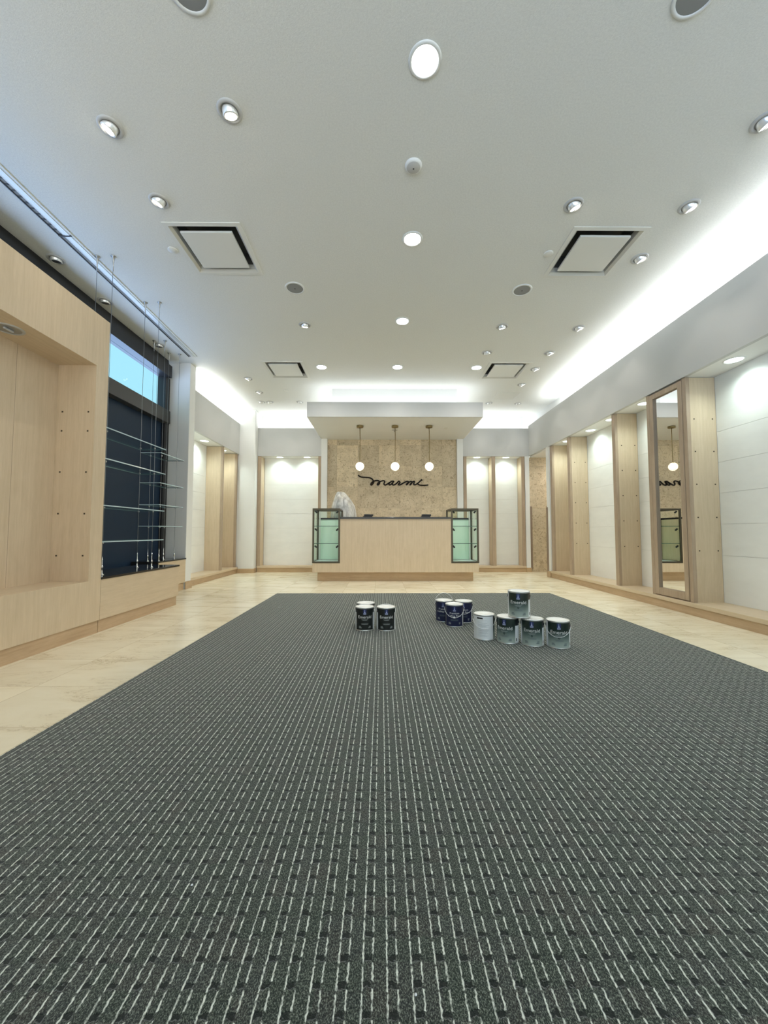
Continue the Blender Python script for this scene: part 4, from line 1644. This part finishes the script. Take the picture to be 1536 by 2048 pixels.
def can_parts(style):
    P = {}
    b = MB()
    b.lathe([(0, 0.003), (CR - 0.004, 0.003), (CR - 0.001, 0), (CR + 0.001, 0.001), (CR + 0.001, 0.005), (CR - 0.0004, 0.007), (CR - 0.0004, 0.172), (CR + 0.0015, 0.175), (CR + 0.002, 0.180), (CR, CH), (CR - 0.004, CH - 0.001)], 'can_metal', seg=40)
    P['can_body'] = b
    b = MB()
    b.lathe([(CR - 0.004, CH - 0.001), (CR - 0.006, CH - 0.005), (CR - 0.012, CH - 0.005), (CR - 0.015, CH - 0.001), (CR - 0.019, CH - 0.001), (CR - 0.022, CH - 0.004), (0, CH - 0.0045)], 'lid_metal', seg=40)
    P['lid'] = b
    front = {'black': 'label_black', 'emerald': 'label_emerald', 'navy': 'label_navy'}[style]
    half = 1.05 * CR
    zt = 0.171
    b = MB()
    arc_patch(b, -half, half, 0.008, zt, front, CR + 0.0003, 34)
    P['front_label'] = b
    b = MB()
    arc_patch(b, half, 2 * PI * CR - half - 0.003, 0.008, zt, 'label_white' if style != 'navy' else 'label_navy', CR + 0.0003, 38)
    dark = 'label_black' if style != 'navy' else 'label_navy'
    arc_patch(b, half, 2 * PI * CR - half - 0.003, 0.140 if style != 'navy' else 0.120, zt, dark, CR + 0.0005, 38) if style != 'emerald' else None
    mid = PI * CR + 0.080
    if style == 'emerald':
        arc_patch(b, mid - 0.052, mid - 0.008, 0.152, 0.163, 'label_black', CR + 0.0007)
        arc_patch(b, half, half + 0.045, 0.126, zt, 'label_black', CR + 0.0007)
        arc_patch(b, half + 0.006, half + 0.014, 0.02, 0.04, 'label_black', CR + 0.0007)
    if style == 'navy':
        arc_patch(b, half + 0.001, half + 0.012, 0.012, 0.118, 'label_white', CR + 0.0007)
    rr = random.Random(3)
    z = 0.142 if style == 'emerald' else 0.115
    while z > 0.02 and style != 'navy':
        L = rr.uniform(0.055, 0.085)
        arc_patch(b, mid - 0.045, mid - 0.045 + L, z, z + 0.0016, 'print_text', CR + 0.0007)
        z -= rr.choice((0.005, 0.006, 0.009))
    P['back_label'] = b
    b = MB()
    zt_e = 0.150
    arc_patch(b, -0.012, 0.012, 0.128, 0.168, 'emblem_blue', CR + 0.0008)
    # pale figure: a tipped drop over a rounded base, and the two caption bars
    i = b.mi('emblem_pale')
    for poly in ([(-0.0015, 0.164), (0.0015, 0.164), (0.0015, 0.155), (-0.0015, 0.155)], [(0, 0.156), (0.003, 0.150), (0.0055, 0.1425), (-0.0055, 0.1425), (-0.003, 0.150)]):
        b.bm.faces.new([b.bm.verts.new(on_can(x, z, CR + 0.0013)) for x, z in poly]).material_index = i
    for z0, z1 in ((0.1355, 0.1395), (0.1295, 0.1335)):
        for k in range(5):
            arc_patch(b, -0.0105 + 0.0043 * k, -0.0072 + 0.0043 * k, z0, z1, 'emblem_pale', CR + 0.0013, 1)
    P['emblem'] = b
    b = MB()
    if style in ('black', 'emerald'):
        add_text(b, 'Emerald', 0.0315, 0.108, 'print_white', 0.0, bold=0.0, sx=1.10)
        dim = 'print_grey' if style == 'black' else 'print_dim'
        for z0, a in ((0.088, 0.026), (0.083, 0.018)):
            arc_patch(b, -a, a, z0, z0 + 0.0025, 'print_grey', CR + 0.0009)
        if style == 'emerald':
            pts = [(0.0062 * math.cos(q * PI / 8), 0.072 + 0.0068 * math.sin(q * PI / 8)) for q in range(16)]
            b.bm.faces.new([b.bm.verts.new(on_can(x, z, CR + 0.0012)) for x, z in pts]).material_index = b.mi('seal_dark')
            arc_patch(b, -0.002, 0.002, 0.0705, 0.0735, 'print_grey', CR + 0.0016)
        for z0, a in ((0.058, 0.030), (0.054, 0.022), (0.050, 0.028)):
            arc_patch(b, -a, a, z0, z0 + 0.0016, dim, CR + 0.0009)
        bl = 'print_grey' if style == 'black' else 'print_dim'
        for k in range(3):
            arc_patch(b, -0.048, -0.030 + 0.003 * k, 0.034 - 0.006 * k, 0.0375 - 0.006 * k, bl, CR + 0.0009)
            arc_patch(b, 0.034 - 0.003 * k, 0.050, 0.034 - 0.006 * k, 0.0375 - 0.006 * k, bl, CR + 0.0009)
    else:
        add_text(b, 'Premium', 0.0205, 0.113, 'print_white', 0.0, sx=1.08)
        add_text(b, 'Ceiling Paint', 0.0205, 0.092, 'print_white', 0.0, sx=1.08)
        for z0, a in ((0.062, 0.034), (0.057, 0.028), (0.052, 0.032)):
            arc_patch(b, -a, a, z0, z0 + 0.0022, 'print_dim', CR + 0.0009)
        for k in range(3):
            arc_patch(b, -0.050, -0.032 + 0.002 * k, 0.036 - 0.006 * k, 0.0395 - 0.006 * k, 'print_grey', CR + 0.0009)
            arc_patch(b, 0.036, 0.052 - 0.002 * k, 0.036 - 0.006 * k, 0.0395 - 0.006 * k, 'print_grey', CR + 0.0009)
    P['lettering'] = b
    for s in (-1, 1):
        b = MB()
        b.lathe([(0, 0), (0.011, 0), (0.011, 0.003), (0.006, 0.005), (0, 0.0055)], 'black_plastic' if style != 'black' else 'wire_metal', (s * (CR - 0.001), 0, 0.145), 14, Matrix.Rotation(s * PI / 2, 4, 'Y'))
        P['bail_ear' + ('' if s < 0 else '_')] = b
    return P


PROTO = {}
for style in ('black', 'emerald', 'navy'):
    PROTO[style] = {}
    for k, b in can_parts(style).items():
        me = bpy.data.meshes.new(k.strip('_'))
        if k in ('can_body', 'lid') or k.startswith('bail'):
            bmesh.ops.recalc_face_normals(b.bm, faces=b.bm.faces)
        b.bm.to_mesh(me)
        b.bm.free()
        for m in b.mats:
            me.materials.append(M[m])
        PROTO[style][k] = me


def bail(mode):
    b = MB()
    pts = []
    R = CR + 0.0055
    for k in range(25):
        th = PI * k / 24
        c_, s_ = math.cos(th), math.sin(th)
        if mode == 'front':
            p = (-R * c_, -(R + 0.002) * s_ ** 0.9, 0.145 - 0.066 * s_ ** 1.15)
        elif mode == 'back':
            p = (-R * c_, (R + 0.002) * s_ ** 0.9, 0.145 - 0.060 * s_ ** 1.15)
        elif mode == 'up':
            p = (-R * c_, 0.030 * s_, 0.145 + 0.093 * s_ ** 0.9)
        else:   # lying back on the lid rim
            p = (-R * c_, 0.062 * s_, 0.145 + 0.043 * s_ ** 0.6)
        pts.append(p)
    b.tube(pts, 0.0017, 'wire_metal', 6)
    return b


def bail_grip(mode):
    b = MB()
    if mode == 'front':
        b.tube([(-0.008, -(CR + 0.010), 0.0795), (0.008, -(CR + 0.010), 0.0795)], 0.0055, 'label_white', 10)
    return b


def paint_can(label, style, x, y, z, rz, mode, group, grip=False):
    # yaw so that rz=0 faces the camera
    face = math.atan2(x, y)
    t = thing('paint_can', label, 'paint can', (x, y, z), group, -face + (PI if mode == 'white' else 0.0))
    for k, me in PROTO[style].items():
        o = bpy.data.objects.new(k.strip('_'), me)
        COL.objects.link(o)
        o.parent = t
        if k in ('front_label', 'back_label', 'emblem', 'lettering'):
            o.rotation_euler = (0, 0, rz)      # the wrap sits turned against the ears
    hb = bail('back' if mode == 'white' else mode).build('wire_handle', t, local=True)
    if grip:
        bail_grip(mode).build('handle_grip', t, local=True)
    return t


ZC = 0.008


def at_px(px, py_front):
    """floor point of a can whose nearest bottom rim shows at this pixel (camera above)"""
    Yf = H_CAM * F_PX / (py_front - 1064.0)
    Yc = Yf + CR * 0.97
    return (px - 763.0) * Yc / F_PX, Yc


G1, G2, G3 = 'black paint cans', 'navy paint cans', 'green-grey paint cans'
xa, ya = at_px(730, 1261)
xb, yb_ = at_px(772, 1261.5)
paint_can('black paint can standing in front of another black can', 'black', xa, ya, ZC, 0.0, 'lid', G1)
paint_can('black paint can with nothing behind it, next to two other black cans', 'black', xb, yb_, ZC, 0.05, 'lid', G1)
paint_can('black paint can mostly hidden, only its pale lid showing behind', 'black', xa + 0.002, ya + 0.166, ZC, 0.2, 'back', G1)
xa, ya = at_px(907, 1254)
paint_can('navy paint can standing in front of two more navy cans', 'navy', xa, ya, ZC, 0.02, 'front', G2, True)
xb, yb_ = at_px(887, 1244)
blue_can = paint_can('navy paint can behind, with its wire handle standing upright', 'navy', xb, yb_, ZC, -0.12, 'up', G2)
b = MB()
arc_patch(b, 0.012, 0.022, 0.100, 0.146, 'label_white', CR + 0.0022)
b.build('sticker', blue_can, local=True)
xc_, yc_ = at_px(925.5, 1246)
paint_can('navy paint can behind, next to the white-backed can, handle hanging down', 'navy', xc_, yc_, ZC, 0.0, 'front', G2)
xa, ya = at_px(966, 1280.5)
paint_can('paint can turned to show its white back label', 'emerald', xa, ya, ZC, -1.10, 'white', G3)
x1, y1 = at_px(1012.5, 1287.5)
paint_can('green-grey paint can between the white-backed can and its twin, under the stacked can', 'emerald', x1, y1, ZC, -0.33, 'back', G3)
x2, y2 = at_px(1061, 1293)
paint_can('green-grey paint can in the middle of the row, half under the stacked can', 'emerald', x2, y2, ZC, -0.04, 'back', G3)
x3, y3 = at_px(1112, 1297.5)
paint_can('green-grey paint can at the row end nearest the mirror, handle hanging in front', 'emerald', x3, y3, ZC, 0.08, 'front', G3)
paint_can('green-grey paint can stacked on top of two others', 'emerald', (x1 + x2) / 2, (y1 + y2) / 2 + 0.01, ZC + CH + 0.001, -0.06, 'back', G3)
